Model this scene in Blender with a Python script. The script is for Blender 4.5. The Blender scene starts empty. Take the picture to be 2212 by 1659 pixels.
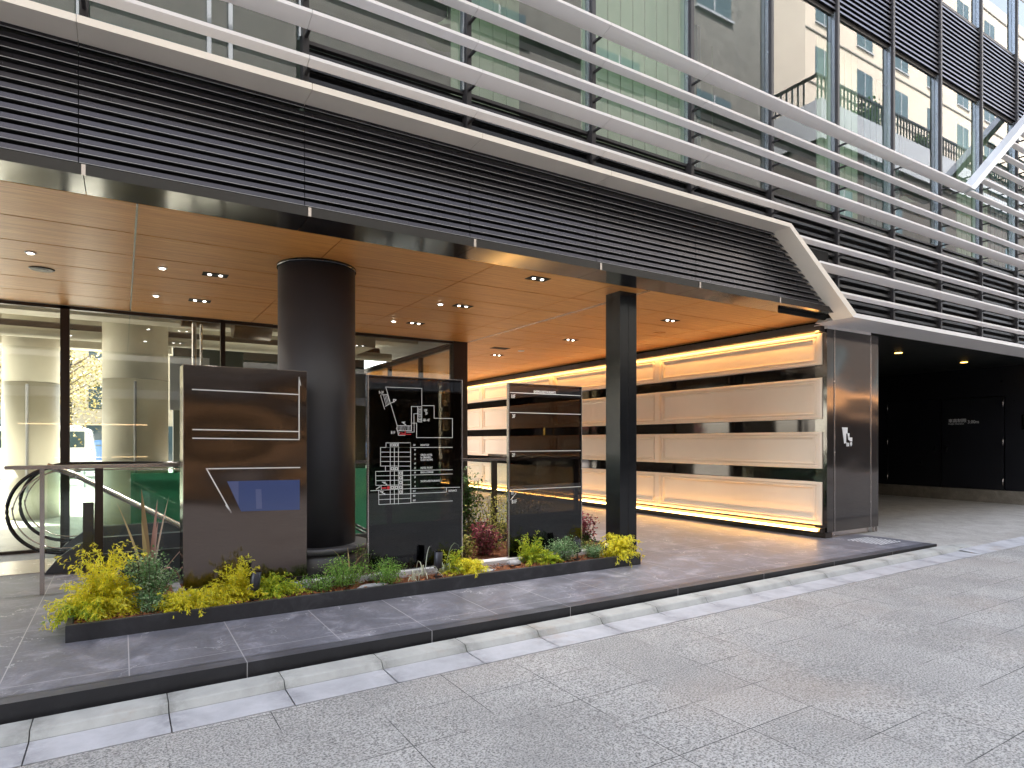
import bpy, math, random
from mathutils import Vector, Matrix
S = bpy.context.scene
C = S.collection
R = math.radians
random.seed(7)

# ---------------------------------------------------------------- camera, sky, sun, exposure
FOC, CX, HY, EYE = 1365.0, 1106.0, 953.0, 1.45
cam = bpy.data.cameras.new('camera')
camo = bpy.data.objects.new('camera', cam)
C.objects.link(camo)
camo.location = (0, 0, EYE)
camo.rotation_euler = (R(90), 0, R(-31.7))
cam.sensor_width = 36
cam.lens = FOC / 2212 * 36
cam.shift_y = (HY - 829.5) / 2212
cam.clip_start = .05
cam.clip_end = 2000
S.camera = camo

SUN_EL, SUN_AZ = 50, -35          # azimuth from +Y, clockwise positive
w = bpy.data.worlds.new('World')
S.world = w
w.use_nodes = True
sk = w.node_tree.nodes.new('ShaderNodeTexSky')
sk.sky_type = 'NISHITA'
sk.sun_disc = False
sk.sun_elevation = R(SUN_EL)
sk.sun_rotation = R(SUN_AZ)
sk.air_density = 1.0
sk.dust_density = 2.0
bg = w.node_tree.nodes['Background']
hs = w.node_tree.nodes.new('ShaderNodeHueSaturation')
hs.inputs['Saturation'].default_value = .45
w.node_tree.links.new(sk.outputs[0], hs.inputs['Color'])
w.node_tree.links.new(hs.outputs[0], bg.inputs[0])
bg.inputs[1].default_value = .15
sd = bpy.data.lights.new('sun', 'SUN')
sd.energy = 4.5
sd.angle = R(.5)
sd.color = (1, .95, .88)
so = bpy.data.objects.new('sun', sd)
C.objects.link(so)
so.rotation_euler = (R(90 - SUN_EL), 0, R(180 - SUN_AZ))
so.location = (-10, 15, 40)
# sun lamp shines along its -Z; aim it from the sun's direction
dsun = Vector((math.sin(R(SUN_AZ)) * math.cos(R(SUN_EL)), math.cos(R(SUN_AZ)) * math.cos(R(SUN_EL)), math.sin(R(SUN_EL))))
so.rotation_euler = dsun.to_track_quat('Z', 'Y').to_euler()
vs = S.view_settings
vs.view_transform = 'Standard'
vs.look = 'None'
vs.exposure = 3.15
vs.gamma = 1.0
S.cycles.max_bounces = 8
S.cycles.transparent_max_bounces = 16
S.cycles.caustics_reflective = False
S.cycles.caustics_refractive = False
S.cycles.sample_clamp_indirect = 4

# ---------------------------------------------------------------- helpers
CA, SA = math.cos(R(58.3)), math.sin(R(58.3))


class MB:
    def __init__(s):
        s.v = []; s.f = []; s.m = []; s.cur = 0; s.sm = []; s.smooth = False

    def face(s, pts):
        i = len(s.v); s.v += [tuple(p) for p in pts]; s.f.append(tuple(range(i, i + len(pts)))); s.m.append(s.cur); s.sm.append(s.smooth)

    def box(s, x0, x1, y0, y1, z0, z1):
        i = len(s.v)
        s.v += [(x, y, z) for z in (z0, z1) for y in (y0, y1) for x in (x0, x1)]
        for f in ((0, 2, 3, 1), (4, 5, 7, 6), (0, 1, 5, 4), (2, 6, 7, 3), (0, 4, 6, 2), (1, 3, 7, 5)):
            s.f.append(tuple(i + k for k in f)); s.m.append(s.cur); s.sm.append(False)

    def prism(s, poly, ax, a, b):
        """poly in the two other axes, extruded along axis ax (0,1,2) from a to b"""
        n = len(poly); i = len(s.v)
        for t in (a, b):
            for p in poly:
                q = list(p); q.insert(ax, t); s.v.append(tuple(q))
        s.f.append(tuple(i + k for k in range(n - 1, -1, -1))); s.f.append(tuple(i + n + k for k in range(n)))
        for k in range(n):
            s.f.append((i + k, i + (k + 1) % n, i + n + (k + 1) % n, i + n + k))
        s.m += [s.cur] * (n + 2); s.sm += [False] * (n + 2)

    def cyl(s, x, y, z0, z1, r, n=24, r1=None):
        r1 = r if r1 is None else r1
        i = len(s.v)
        for (z, rr) in ((z0, r), (z1, r1)):
            for k in range(n):
                a = 2 * math.pi * k / n
                s.v.append((x + rr * math.cos(a), y + rr * math.sin(a), z))
        s.f.append(tuple(i + k for k in range(n - 1, -1, -1))); s.f.append(tuple(i + n + k for k in range(n)))
        s.m += [s.cur] * 2; s.sm += [False] * 2
        for k in range(n):
            s.f.append((i + k, i + (k + 1) % n, i + n + (k + 1) % n, i + n + k)); s.m.append(s.cur); s.sm.append(True)

    def tube(s, pts, r, n=8, rad=None):
        pts = [Vector(p) for p in pts]
        i0 = len(s.v)
        for k, p in enumerate(pts):
            t = (pts[min(k + 1, len(pts) - 1)] - pts[max(k - 1, 0)]).normalized()
            u = t.cross(Vector((0, 0, 1)))
            if u.length < 1e-3: u = Vector((1, 0, 0))
            u.normalize(); w_ = t.cross(u)
            rr = rad[k] if rad else r
            for j in range(n):
                a = 2 * math.pi * j / n
                s.v.append(tuple(p + rr * (math.cos(a) * u + math.sin(a) * w_)))
        for k in range(len(pts) - 1):
            for j in range(n):
                a = i0 + k * n + j; b = i0 + k * n + (j + 1) % n
                s.f.append((a, b, b + n, a + n)); s.m.append(s.cur); s.sm.append(True)
        s.f.append(tuple(i0 + j for j in range(n))); s.f.append(tuple(i0 + (len(pts) - 1) * n + n - 1 - j for j in range(n)))
        s.m += [s.cur] * 2; s.sm += [False] * 2

    def build(s, name, mats, parent=None, org=None, bevel=0):
        if not isinstance(mats, (list, tuple)): mats = [mats]
        o_ = ORG.get(parent.name, Vector((0, 0, 0))) if parent else (Vector(org) if org else Vector((0, 0, 0)))
        me = bpy.data.meshes.new(name)
        me.from_pydata([(x - o_.x, y - o_.y, z - o_.z) for x, y, z in s.v], [], s.f)
        for m in mats: me.materials.append(m)
        me.polygons.foreach_set('material_index', s.m)
        me.polygons.foreach_set('use_smooth', s.sm)
        me.update()
        o = bpy.data.objects.new(name, me)
        C.objects.link(o)
        if parent: o.parent = parent
        else: o.location = o_
        ORG[o.name] = o_
        if bevel:
            b = o.modifiers.new('bevel', 'BEVEL'); b.width = bevel; b.segments = 2; b.limit_method = 'ANGLE'
        return o


ORG = {}


def empty(name, loc, label=None, cat=None, group=None):
    o = bpy.data.objects.new(name, None)
    C.objects.link(o); o.location = loc; o.empty_display_size = .2
    ORG[o.name] = Vector(loc)
    tag(o, label, cat, group)
    return o


def tag(o, label=None, cat=None, group=None, kind=None):
    if label: o['label'] = label
    if cat: o['category'] = cat
    if group: o['group'] = group
    if kind: o['kind'] = kind
    return o


def copy_tree(o, parent=None):
    kids = [c for c in list(o.children)]
    c = o.copy(); C.objects.link(c)
    if parent: c.parent = parent
    for k in kids: copy_tree(k, c)
    return c


def text_mesh(mb, s, size, x, y, z, ax='Y', sx=1.0, align='LEFT', depth=.0015):
    """adds lettering standing on plane y (ax 'Y', read from -Y) or plane x (ax 'X', read from -X)"""
    cu = bpy.data.curves.new('t', 'FONT')
    cu.body = s; cu.size = size; cu.extrude = depth; cu.align_x = align; cu.resolution_u = 2
    o = bpy.data.objects.new('t', cu); C.objects.link(o)
    bpy.context.view_layer.update()
    me = bpy.data.meshes.new_from_object(o.evaluated_get(bpy.context.evaluated_depsgraph_get()))
    i = len(mb.v)
    for v in me.vertices:
        a, b, c = v.co
        mb.v.append((x + a * sx, y - c, z + b) if ax == 'Y' else (x - c, y - a * sx, z + b))
    for p in me.polygons:
        mb.f.append(tuple(i + k for k in p.vertices)); mb.m.append(mb.cur); mb.sm.append(False)
    bpy.data.objects.remove(o); bpy.data.meshes.remove(me); bpy.data.curves.remove(cu)


# ---------------------------------------------------------------- materials
def nt(name):
    m = bpy.data.materials.new(name); m.use_nodes = True
    return m, m.node_tree.nodes, m.node_tree.links


def bsdf(m): return m.node_tree.nodes['Principled BSDF']


def coords(N, L, sc=(1, 1, 1), rot=(0, 0, 0), kind='geo'):
    if kind == 'geo':
        g = N.new('ShaderNodeNewGeometry').outputs['Position']
    else:
        g = N.new('ShaderNodeTexCoord').outputs['Object']
    mp = N.new('ShaderNodeMapping'); mp.inputs['Scale'].default_value = sc; mp.inputs['Rotation'].default_value = rot
    L.new(g, mp.inputs[0])
    return mp.outputs[0]


def noise(N, L, vec, scale, detail=4, rough=.55, dist=0):
    n = N.new('ShaderNodeTexNoise'); n.inputs['Scale'].default_value = scale
    n.inputs['Detail'].default_value = detail; n.inputs['Roughness'].default_value = rough
    n.inputs['Distortion'].default_value = dist
    L.new(vec, n.inputs['Vector'])
    return n.outputs['Fac']


def ramp(N, L, fac, stops, interp='LINEAR'):
    r = N.new('ShaderNodeValToRGB'); r.color_ramp.interpolation = interp
    e = r.color_ramp.elements
    while len(e) < len(stops): e.new(.5)
    for k, (p, c) in enumerate(stops):
        e[k].position = p; e[k].color = (*c, 1) if len(c) == 3 else c
    L.new(fac, r.inputs[0])
    return r.outputs[0]


def mixc(N, L, fac, a, b, mode='MIX'):
    m = N.new('ShaderNodeMix'); m.data_type = 'RGBA'; m.blend_type = mode
    if isinstance(fac, (int, float)): m.inputs[0].default_value = fac
    else: L.new(fac, m.inputs[0])
    for k, v in ((6, a), (7, b)):
        if isinstance(v, tuple): m.inputs[k].default_value = (*v, 1)
        else: L.new(v, m.inputs[k])
    return m.outputs[2]


def bump(N, L, h, st, dist, b):
    n = N.new('ShaderNodeBump'); n.inputs['Strength'].default_value = st; n.inputs['Distance'].default_value = dist
    L.new(h, n.inputs['Height']); L.new(n.outputs[0], b.inputs['Normal'])


def plain(name, col, rough=.5, metal=0, var=.12, nscale=3, bmp=0, spec=.5, coat=0):
    m, N, L = nt(name); b = bsdf(m)
    v = coords(N, L)
    f = noise(N, L, v, nscale, 5)
    c = ramp(N, L, f, [(.25, tuple(x * (1 - var) for x in col)), (.75, tuple(min(1, x * (1 + var)) for x in col))])
    L.new(c, b.inputs['Base Color'])
    b.inputs['Roughness'].default_value = rough; b.inputs['Metallic'].default_value = metal
    b.inputs['Specular IOR Level'].default_value = spec
    b.inputs['Coat Weight'].default_value = coat
    b.inputs['Coat Roughness'].default_value = .05
    r = N.new('ShaderNodeMapRange'); r.inputs['To Min'].default_value = max(0, rough - .06); r.inputs['To Max'].default_value = min(1, rough + .06)
    L.new(noise(N, L, v, nscale * 4, 4), r.inputs['Value']); L.new(r.outputs[0], b.inputs['Roughness'])
    if bmp: bump(N, L, noise(N, L, v, 60, 4), bmp, .002, b)
    return m


def emit(name, col, st):
    m, N, L = nt(name); b = bsdf(m)
    b.inputs['Base Color'].default_value = (*col, 1)
    b.inputs['Emission Color'].default_value = (*col, 1); b.inputs['Emission Strength'].default_value = st
    return m


def glass(name, tint, ior=1.5, extra=.04, rough=0.0, wave=.0):
    m, N, L = nt(name); N.remove(bsdf(m))
    out = N['Material Output']
    tr = N.new('ShaderNodeBsdfTransparent'); tr.inputs[0].default_value = (*tint, 1)
    gl = N.new('ShaderNodeBsdfGlossy'); gl.inputs['Roughness'].default_value = rough; gl.inputs[0].default_value = (.95, .97, 1, 1)
    fr = N.new('ShaderNodeFresnel'); fr.inputs[0].default_value = ior
    ad = N.new('ShaderNodeMath'); ad.operation = 'ADD'; ad.use_clamp = True; ad.inputs[1].default_value = extra
    L.new(fr.outputs[0], ad.inputs[0])
    gm = N.new('ShaderNodeNewGeometry')      # reflect at the outer face of each pane only
    inv = N.new('ShaderNodeMath'); inv.operation = 'SUBTRACT'; inv.inputs[0].default_value = 1; L.new(gm.outputs['Backfacing'], inv.inputs[1])
    mu = N.new('ShaderNodeMath'); mu.operation = 'MULTIPLY'; L.new(ad.outputs[0], mu.inputs[0]); L.new(inv.outputs[0], mu.inputs[1])
    mx = N.new('ShaderNodeMixShader'); L.new(mu.outputs[0], mx.inputs[0]); L.new(tr.outputs[0], mx.inputs[1]); L.new(gl.outputs[0], mx.inputs[2])
    L.new(mx.outputs[0], out.inputs[0])
    if wave:
        n = N.new('ShaderNodeBump'); n.inputs['Strength'].default_value = wave; n.inputs['Distance'].default_value = .02
        L.new(noise(N, L, coords(N, L), .8, 1), n.inputs['Height'])
        L.new(n.outputs[0], gl.inputs['Normal']); L.new(n.outputs[0], fr.inputs['Normal'])
    return m


M = {}
M['fin'] = plain('fin_aluminium', (.86, .82, .80), .4, 0, .03, 2)
M['beam'] = plain('beam_aluminium', (.88, .79, .67), .42, 0, .05, 2)
M['blade'] = plain('louver_dark_metal', (.058, .056, .066), .28, .85, .06, .5)
M['lip'] = plain('louver_pale_lip', (.42, .42, .43), .35, .3, .05, 2)
M['bladeup'] = plain('upper_louver_metal', (.014, .014, .015), .4, 0, .12, 2)
M['blade2'] = plain('spandrel_louver_metal', (.12, .115, .135), .35, .7, .1, 2)
M['black'] = plain('black_void', (.004, .004, .004), .8)
M['blackgloss'] = plain('black_gloss_metal', (.012, .012, .013), .12, 0, .1, 3)
M['bronze'] = plain('dark_bronze_metal', (.055, .042, .036), .35, .6, .12, 3)
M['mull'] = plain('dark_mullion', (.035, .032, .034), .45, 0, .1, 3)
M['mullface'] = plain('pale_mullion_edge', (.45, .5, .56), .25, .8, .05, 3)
M['colpaint'] = plain('column_dark_paint', (.042, .042, .05), .5, .1, .25, 1.2, .15, .6)
M['post'] = plain('post_black_paint', (.012, .013, .015), .2, .2, .15, 2)
M['white'] = plain('white_marking', (.8, .8, .8), .5, 0, .02)
M['red'] = plain('red_marking', (.6, .02, .03), .5, 0, .02)
M['steel'] = plain('brushed_steel', (.55, .5, .48), .25, .95, .08, 3)
M['concrete'] = plain('interior_concrete', (.46, .44, .38), .8, 0, .2, 2)
M['cream'] = plain('cream_painted_column', (.64, .61, .52), .6, 0, .06, 2)
M['black_wall'] = plain('driveway_black_wall', (.008, .008, .011), .3, 0, .2, 1)
M['blackceil'] = plain('driveway_ceiling', (.006, .007, .006), .45, 0, .2, 1)
M['led'] = emit('warm_led', (1, .53, .15), 6)
M['lamp'] = emit('downlight_lamp', (1, .93, .82), 3)
M['amber'] = emit('amber_downlight', (1, .55, .12), 1.2)
M['glass_up'] = glass('office_glass', (.82, .89, .86), 1.6, .055, 0, .012)
M['glass_st'] = glass('storefront_glass', (.88, .90, .86), 1.6, .06)
M['glass_rail'] = glass('balustrade_glass', (.92, .96, .94), 1.45, .0)
M['glass_green'] = glass('green_side_glass', (.75, .9, .84), 1.6, .08)
M['panel_glass'] = None

# dark directory glass: strongly tinted, mirror-like
M['panel_glass'] = glass('black_tinted_glass', (.27, .24, .22), 1.5, .012)

# wood ceiling
m, N, L = nt('wood_ceiling'); b = bsdf(m)
v = coords(N, L, (.35, 14, 1))
f1 = noise(N, L, v, 3, 6, .6, .6)
v2 = coords(N, L, (1.2, 60, 1))
f2 = noise(N, L, v2, 4, 3, .6)
c1 = ramp(N, L, f1, [(.3, (.44, .165, .035)), (.55, (.66, .29, .075)), (.75, (.80, .42, .14))])
c2 = mixc(N, L, .35, c1, ramp(N, L, f2, [(.38, (.38, .14, .03)), (.62, (.84, .44, .15))]))
L.new(c2, b.inputs['Base Color']); b.inputs['Roughness'].default_value = .3
b.inputs['Specular IOR Level'].default_value = .5
b.inputs['Roughness'].default_value = .42; b.inputs['Specular IOR Level'].default_value = .35
M['wood'] = m

# brushed dark stainless (kiosk and pillar)
def brushed(name, col, rough, wav):
    m, N, L = nt(name); b = bsdf(m)
    b.inputs['Metallic'].default_value = 1
    v = coords(N, L, (1.5, 1.5, 90))
    c = ramp(N, L, noise(N, L, v, 4, 3), [(.3, tuple(x * .85 for x in col)), (.7, tuple(x * 1.15 for x in col))])
    L.new(c, b.inputs['Base Color'])
    b.inputs['Roughness'].default_value = rough
    v2 = coords(N, L, (.7, .7, 1.6))
    n1 = noise(N, L, v2, 1.9, 0)
    bp = N.new('ShaderNodeBump'); bp.inputs['Strength'].default_value = wav; bp.inputs['Distance'].default_value = .05
    L.new(n1, bp.inputs['Height'])
    L.new(bp.outputs[0], b.inputs['Normal'])
    b.inputs['Anisotropic'].default_value = .7
    b.inputs['Anisotropic Rotation'].default_value = .25
    return m
M['kiosk'] = brushed('brushed_bronze_steel', (.17, .14, .125), .11, .26)
M['pillar'] = brushed('brushed_dark_steel', (.11, .10, .095), .09, .16)

def slab_tone(N, L, v, px_, ox, py_, oy, c, amt):
    sb = N.new('ShaderNodeVectorMath'); sb.operation = 'SUBTRACT'; L.new(v, sb.inputs[0]); sb.inputs[1].default_value = (ox, oy, 0)
    dv = N.new('ShaderNodeVectorMath'); dv.operation = 'DIVIDE'; L.new(sb.outputs[0], dv.inputs[0]); dv.inputs[1].default_value = (px_, py_, 1000)
    fl = N.new('ShaderNodeVectorMath'); fl.operation = 'FLOOR'; L.new(dv.outputs[0], fl.inputs[0])
    wn = N.new('ShaderNodeTexWhiteNoise'); L.new(fl.outputs[0], wn.inputs['Vector'])
    return mixc(N, L, 1.0, c, ramp(N, L, wn.outputs['Value'], [(0, (1 - amt,) * 3), (1, (1, 1, 1))]), 'MULTIPLY')


# dark stone paving
def stone(name, base, light, rough, jx=None, jy=None, ox=0, oy=0, jw=.004, jcol=(.34, .33, .34), veins=True):
    m, N, L = nt(name); b = bsdf(m)
    v = coords(N, L)
    f = noise(N, L, v, 3.2, 9, .68, .7)
    c = ramp(N, L, f, [(.32, tuple(x * .72 for x in base)), (.52, base), (.72, light)])
    g = noise(N, L, coords(N, L, (1, 1, 1)), 38, 4, .7)
    c = mixc(N, L, .55, c, ramp(N, L, g, [(.35, tuple(x * .6 for x in base)), (.62, tuple(x * 1.5 for x in base))]), 'SOFT_LIGHT')
    if veins:
        vo = N.new('ShaderNodeTexVoronoi'); vo.feature = 'DISTANCE_TO_EDGE'; vo.inputs['Scale'].default_value = 1.9
        nz = N.new('ShaderNodeTexNoise'); nz.inputs['Scale'].default_value = 3; nz.inputs['Detail'].default_value = 5
        L.new(v, nz.inputs['Vector'])
        ad = N.new('ShaderNodeVectorMath'); ad.operation = 'ADD'; L.new(v, ad.inputs[0]); L.new(nz.outputs['Color'], ad.inputs[1])
        L.new(ad.outputs[0], vo.inputs['Vector'])
        vf = ramp(N, L, vo.outputs['Distance'], [(0, (1, 1, 1)), (.012, (0, 0, 0))])
        br = noise(N, L, v, 2.3, 3)
        ml = N.new('ShaderNodeMath'); ml.operation = 'MULTIPLY'; L.new(vf, ml.inputs[0])
        L.new(ramp(N, L, br, [(.5, (0, 0, 0)), (.66, (.55, .55, .55))]), ml.inputs[1])
        c = mixc(N, L, ml.outputs[0], c, tuple(min(1, x * 3.2) for x in light))
    if jx: c = slab_tone(N, L, v, jx, ox, jy or 100, oy, c, .16)
    if jx or jy:
        sp = N.new('ShaderNodeSeparateXYZ'); L.new(v, sp.inputs[0])
        last = None
        for (o_, per, off) in ((sp.outputs[0], jx, ox), (sp.outputs[1], jy, oy)):
            if not per: continue
            a = N.new('ShaderNodeMath'); a.operation = 'SUBTRACT'; L.new(o_, a.inputs[0]); a.inputs[1].default_value = off
            pp = N.new('ShaderNodeMath'); pp.operation = 'PINGPONG'; L.new(a.outputs[0], pp.inputs[0]); pp.inputs[1].default_value = per / 2
            lt = N.new('ShaderNodeMath'); lt.operation = 'LESS_THAN'; L.new(pp.outputs[0], lt.inputs[0]); lt.inputs[1].default_value = jw
            if last is None: last = lt.outputs[0]
            else:
                mx = N.new('ShaderNodeMath'); mx.operation = 'MAXIMUM'; L.new(last, mx.inputs[0]); L.new(lt.outputs[0], mx.inputs[1]); last = mx.outputs[0]
        c = mixc(N, L, last, c, jcol)
    L.new(c, b.inputs['Base Color'])
    rr = N.new('ShaderNodeMapRange'); rr.inputs['To Min'].default_value = rough - .12; rr.inputs['To Max'].default_value = rough + .12
    L.new(f, rr.inputs['Value']); L.new(rr.outputs[0], b.inputs['Roughness'])
    bump(N, L, g, .25, .002, b)
    return m
M['pave'] = stone('dark_stone_paving', (.21, .21, .235), (.40, .395, .43), .45, .66, 1.32, .04, 4.72, .0035)
M['riser'] = stone('dark_stone_edge', (.036, .036, .042), (.06, .06, .068), .45, 1.32, None, .7, 0, .003, veins=False)
M['edge'] = stone('stone_nosing', (.13, .13, .145), (.2, .2, .22), .4, 1.32, None, .7, 0, .003, veins=False)
M['planter'] = stone('planter_stone', (.05, .05, .056), (.10, .10, .108), .42, veins=False)
M['drive'] = stone('driveway_concrete', (.38, .365, .345), (.46, .45, .44), .6, None, None, veins=False)

# concrete kerb
def kerbmat(name, base, dirt):
    m, N, L = nt(name); b = bsdf(m)
    v = coords(N, L)
    c = ramp(N, L, noise(N, L, v, 4, 8, .65, .3), [(.3, tuple(x * .82 for x in base)), (.7, tuple(min(1, x * 1.15) for x in base))])
    sp = N.new('ShaderNodeSeparateXYZ'); L.new(v, sp.inputs[0])
    a = N.new('ShaderNodeMath'); a.operation = 'SUBTRACT'; L.new(sp.outputs[0], a.inputs[0]); a.inputs[1].default_value = -.42
    pp = N.new('ShaderNodeMath'); pp.operation = 'PINGPONG'; L.new(a.outputs[0], pp.inputs[0]); pp.inputs[1].default_value = .3275
    near = ramp(N, L, pp.outputs[0], [(0, (1, 1, 1)), (.14, (0, 0, 0))])
    ml = N.new('ShaderNodeMath'); ml.operation = 'MULTIPLY'; L.new(near, ml.inputs[0])
    L.new(ramp(N, L, noise(N, L, v, 9, 6, .7), [(.36, (0, 0, 0)), (.6, (.6, .6, .6))]), ml.inputs[1])
    c = mixc(N, L, ml.outputs[0], c, dirt)
    st = noise(N, L, coords(N, L, (1.0, 1, 1)), 1.1, 6, .7)
    c = mixc(N, L, ramp(N, L, st, [(.58, (0, 0, 0)), (.72, (.6, .6, .6))]), c, (.30, .22, .15))
    L.new(c, b.inputs['Base Color']); b.inputs['Roughness'].default_value = .75
    bump(N, L, noise(N, L, v, 90, 4), .4, .002, b)
    return m
M['kerb'] = kerbmat('kerb_concrete', (.38, .38, .36), (.10, .10, .085))
M['gutter'] = kerbmat('gutter_concrete', (.40, .40, .42), (.15, .15, .16))

# granite road
m, N, L = nt('granite_road'); b = bsdf(m)
v = coords(N, L)
f = noise(N, L, v, 95, 2, .5)
f3 = noise(N, L, v, 70, 3, .6)
c = ramp(N, L, f, [(.41, (.03, .03, .03)), (.47, (.36, .35, .34)), (.58, (.60, .585, .565))])
c = mixc(N, L, .5, c, ramp(N, L, f3, [(.42, (.16, .16, .155)), (.53, (.47, .455, .43))]))
bigf = noise(N, L, v, 1.3, 6, .65)
c = mixc(N, L, ramp(N, L, bigf, [(.3, (.42, .42, .42)), (.68, (0, 0, 0))]), c, (.17, .165, .16))
warm = noise(N, L, v, .6, 4)
c = mixc(N, L, ramp(N, L, warm, [(.52, (0, 0, 0)), (.7, (.25, .25, .25))]), c, (.42, .33, .26))
c = slab_tone(N, L, v, .5475, .20, .405, 1.455, c, .13)
sp = N.new('ShaderNodeSeparateXYZ'); L.new(v, sp.inputs[0])
fac = None
for (k, per, off, lo) in ((0, .5475, .20, 1), (1, .405, 1.455, 1)):
    a = N.new('ShaderNodeMath'); a.operation = 'SUBTRACT'; L.new(sp.outputs[k], a.inputs[0]); a.inputs[1].default_value = off
    pp = N.new('ShaderNodeMath'); pp.operation = 'PINGPONG'; L.new(a.outputs[0], pp.inputs[0]); pp.inputs[1].default_value = per / 2
    lt = N.new('ShaderNodeMath'); lt.operation = 'LESS_THAN'; L.new(pp.outputs[0], lt.inputs[0]); lt.inputs[1].default_value = .0028
    fade = ramp(N, L, noise(N, L, coords(N, L, (1, 1, 1)), 1.35, 2), [(.47, (.12, .12, .12)), (.56, (.95, .95, .95))])
    ml = N.new('ShaderNodeMath'); ml.operation = 'MULTIPLY'; L.new(lt.outputs[0], ml.inputs[0]); L.new(fade, ml.inputs[1])
    if fac is None: fac = ml.outputs[0]
    else:
        mx = N.new('ShaderNodeMath'); mx.operation = 'MAXIMUM'; L.new(fac, mx.inputs[0]); L.new(ml.outputs[0], mx.inputs[1]); fac = mx.outputs[0]
c = mixc(N, L, fac, c, (.03, .03, .03))
L.new(c, b.inputs['Base Color']); b.inputs['Roughness'].default_value = .7
bump(N, L, f, .3, .002, b)
M['road'] = m

# bark mulch
m, N, L = nt('bark_mulch'); b = bsdf(m)
v = coords(N, L, (1, 1, 1))
f = noise(N, L, v, 70, 5, .75, 1.5)
c = ramp(N, L, f, [(.35, (.035, .012, .006)), (.5, (.17, .055, .022)), (.68, (.34, .13, .055))])
L.new(c, b.inputs['Base Color']); b.inputs['Roughness'].default_value = .9
bump(N, L, f, 1, .02, b)
M['mulch'] = m


def leafmat(name, cols, rough=.5, trans=.36):
    m, N, L = nt(name); b = bsdf(m)
    g = N.new('ShaderNodeNewGeometry')
    c = ramp(N, L, g.outputs['Random Per Island'], [(k / max(1, len(cols) - 1), c_) for k, c_ in enumerate(cols)])
    L.new(c, b.inputs['Base Color']); b.inputs['Roughness'].default_value = rough
    b.inputs['Specular IOR Level'].default_value = .35
    tl = N.new('ShaderNodeBsdfTranslucent'); L.new(c, tl.inputs[0])
    mx = N.new('ShaderNodeMixShader'); mx.inputs[0].default_value = trans
    L.new(b.outputs[0], mx.inputs[1]); L.new(tl.outputs[0], mx.inputs[2]); L.new(mx.outputs[0], N['Material Output'].inputs[0])
    return m
M['leaf_gold'] = leafmat('golden_foliage', [(.36, .42, .03), (.80, .72, .03), (.90, .80, .04), (.85, .68, .05), (.5, .56, .04), (.92, .84, .16)])
M['leaf_lime'] = leafmat('lime_foliage', [(.14, .30, .04), (.3, .46, .04), (.72, .66, .04), (.42, .52, .04)])
M['leaf_green'] = leafmat('green_foliage', [(.06, .15, .05), (.13, .28, .10), (.24, .38, .17), (.38, .46, .28), (.10, .22, .08)])
M['leaf_bright'] = leafmat('bright_green_foliage', [(.07, .2, .02), (.16, .33, .05), (.28, .42, .09), (.12, .26, .04)])
M['leaf_olive'] = leafmat('olive_foliage', [(.10, .14, .02), (.28, .29, .06), (.50, .46, .14), (.2, .22, .04)])
M['leaf_red'] = leafmat('red_foliage', [(.14, .03, .045), (.33, .08, .12), (.42, .12, .14), (.20, .05, .09), (.09, .1, .03)])
M['leaf_dark'] = leafmat('dark_green_foliage', [(.015, .05, .012), (.04, .11, .02), (.08, .15, .03)])
M['blade_br'] = leafmat('bronze_blades', [(.28, .14, .11), (.40, .24, .19), (.36, .30, .13), (.22, .11, .09)], .4, .15)
M['blade_wh'] = leafmat('pale_variegated_blades', [(.45, .47, .33), (.6, .62, .5), (.3, .36, .2)], .5, .2)
M['leaf_tree'] = leafmat('street_tree_leaves', [(.10, .09, .03), (.22, .18, .06), (.35, .29, .13), (.5, .42, .22)])
M['bark'] = plain('tree_bark', (.12, .09, .07), .85, 0, .3, 8)


# ---------------------------------------------------------------- ground
PX0, PX1, PY0, PY1 = -.30, 5.62, 7.52, 9.95          # stair / escalator opening


def holed(mb, x0, x1, y0, y1, z):
    for (a, b_, c_, d) in ((x0, PX0, y0, y1), (PX1, x1, y0, y1), (PX0, PX1, y0, PY0), (PX0, PX1, PY1, y1)):
        mb.face([(a, c_, z), (b_, c_, z), (b_, d, z), (a, d, z)])


g = MB(); holed(g, -900, 900, -900, 900, -.75)
tag(g.build('ground', M['drive']), 'pale ground spreading round the block', None, kind='structure')


def RZ(x): return -.15 + .0072 * max(min(x, 30), -30)


def strip(mb, x0, x1, y0, y1, dz0, dz1, step=2.0):
    x = x0
    while x < x1 - 1e-6:
        xe = min(x + step, x1)
        mb.face([(x, y0, RZ(x) + dz0), (xe, y0, RZ(xe) + dz0), (xe, y1, RZ(xe) + dz1), (x, y1, RZ(x) + dz1)])
        x = xe


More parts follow.
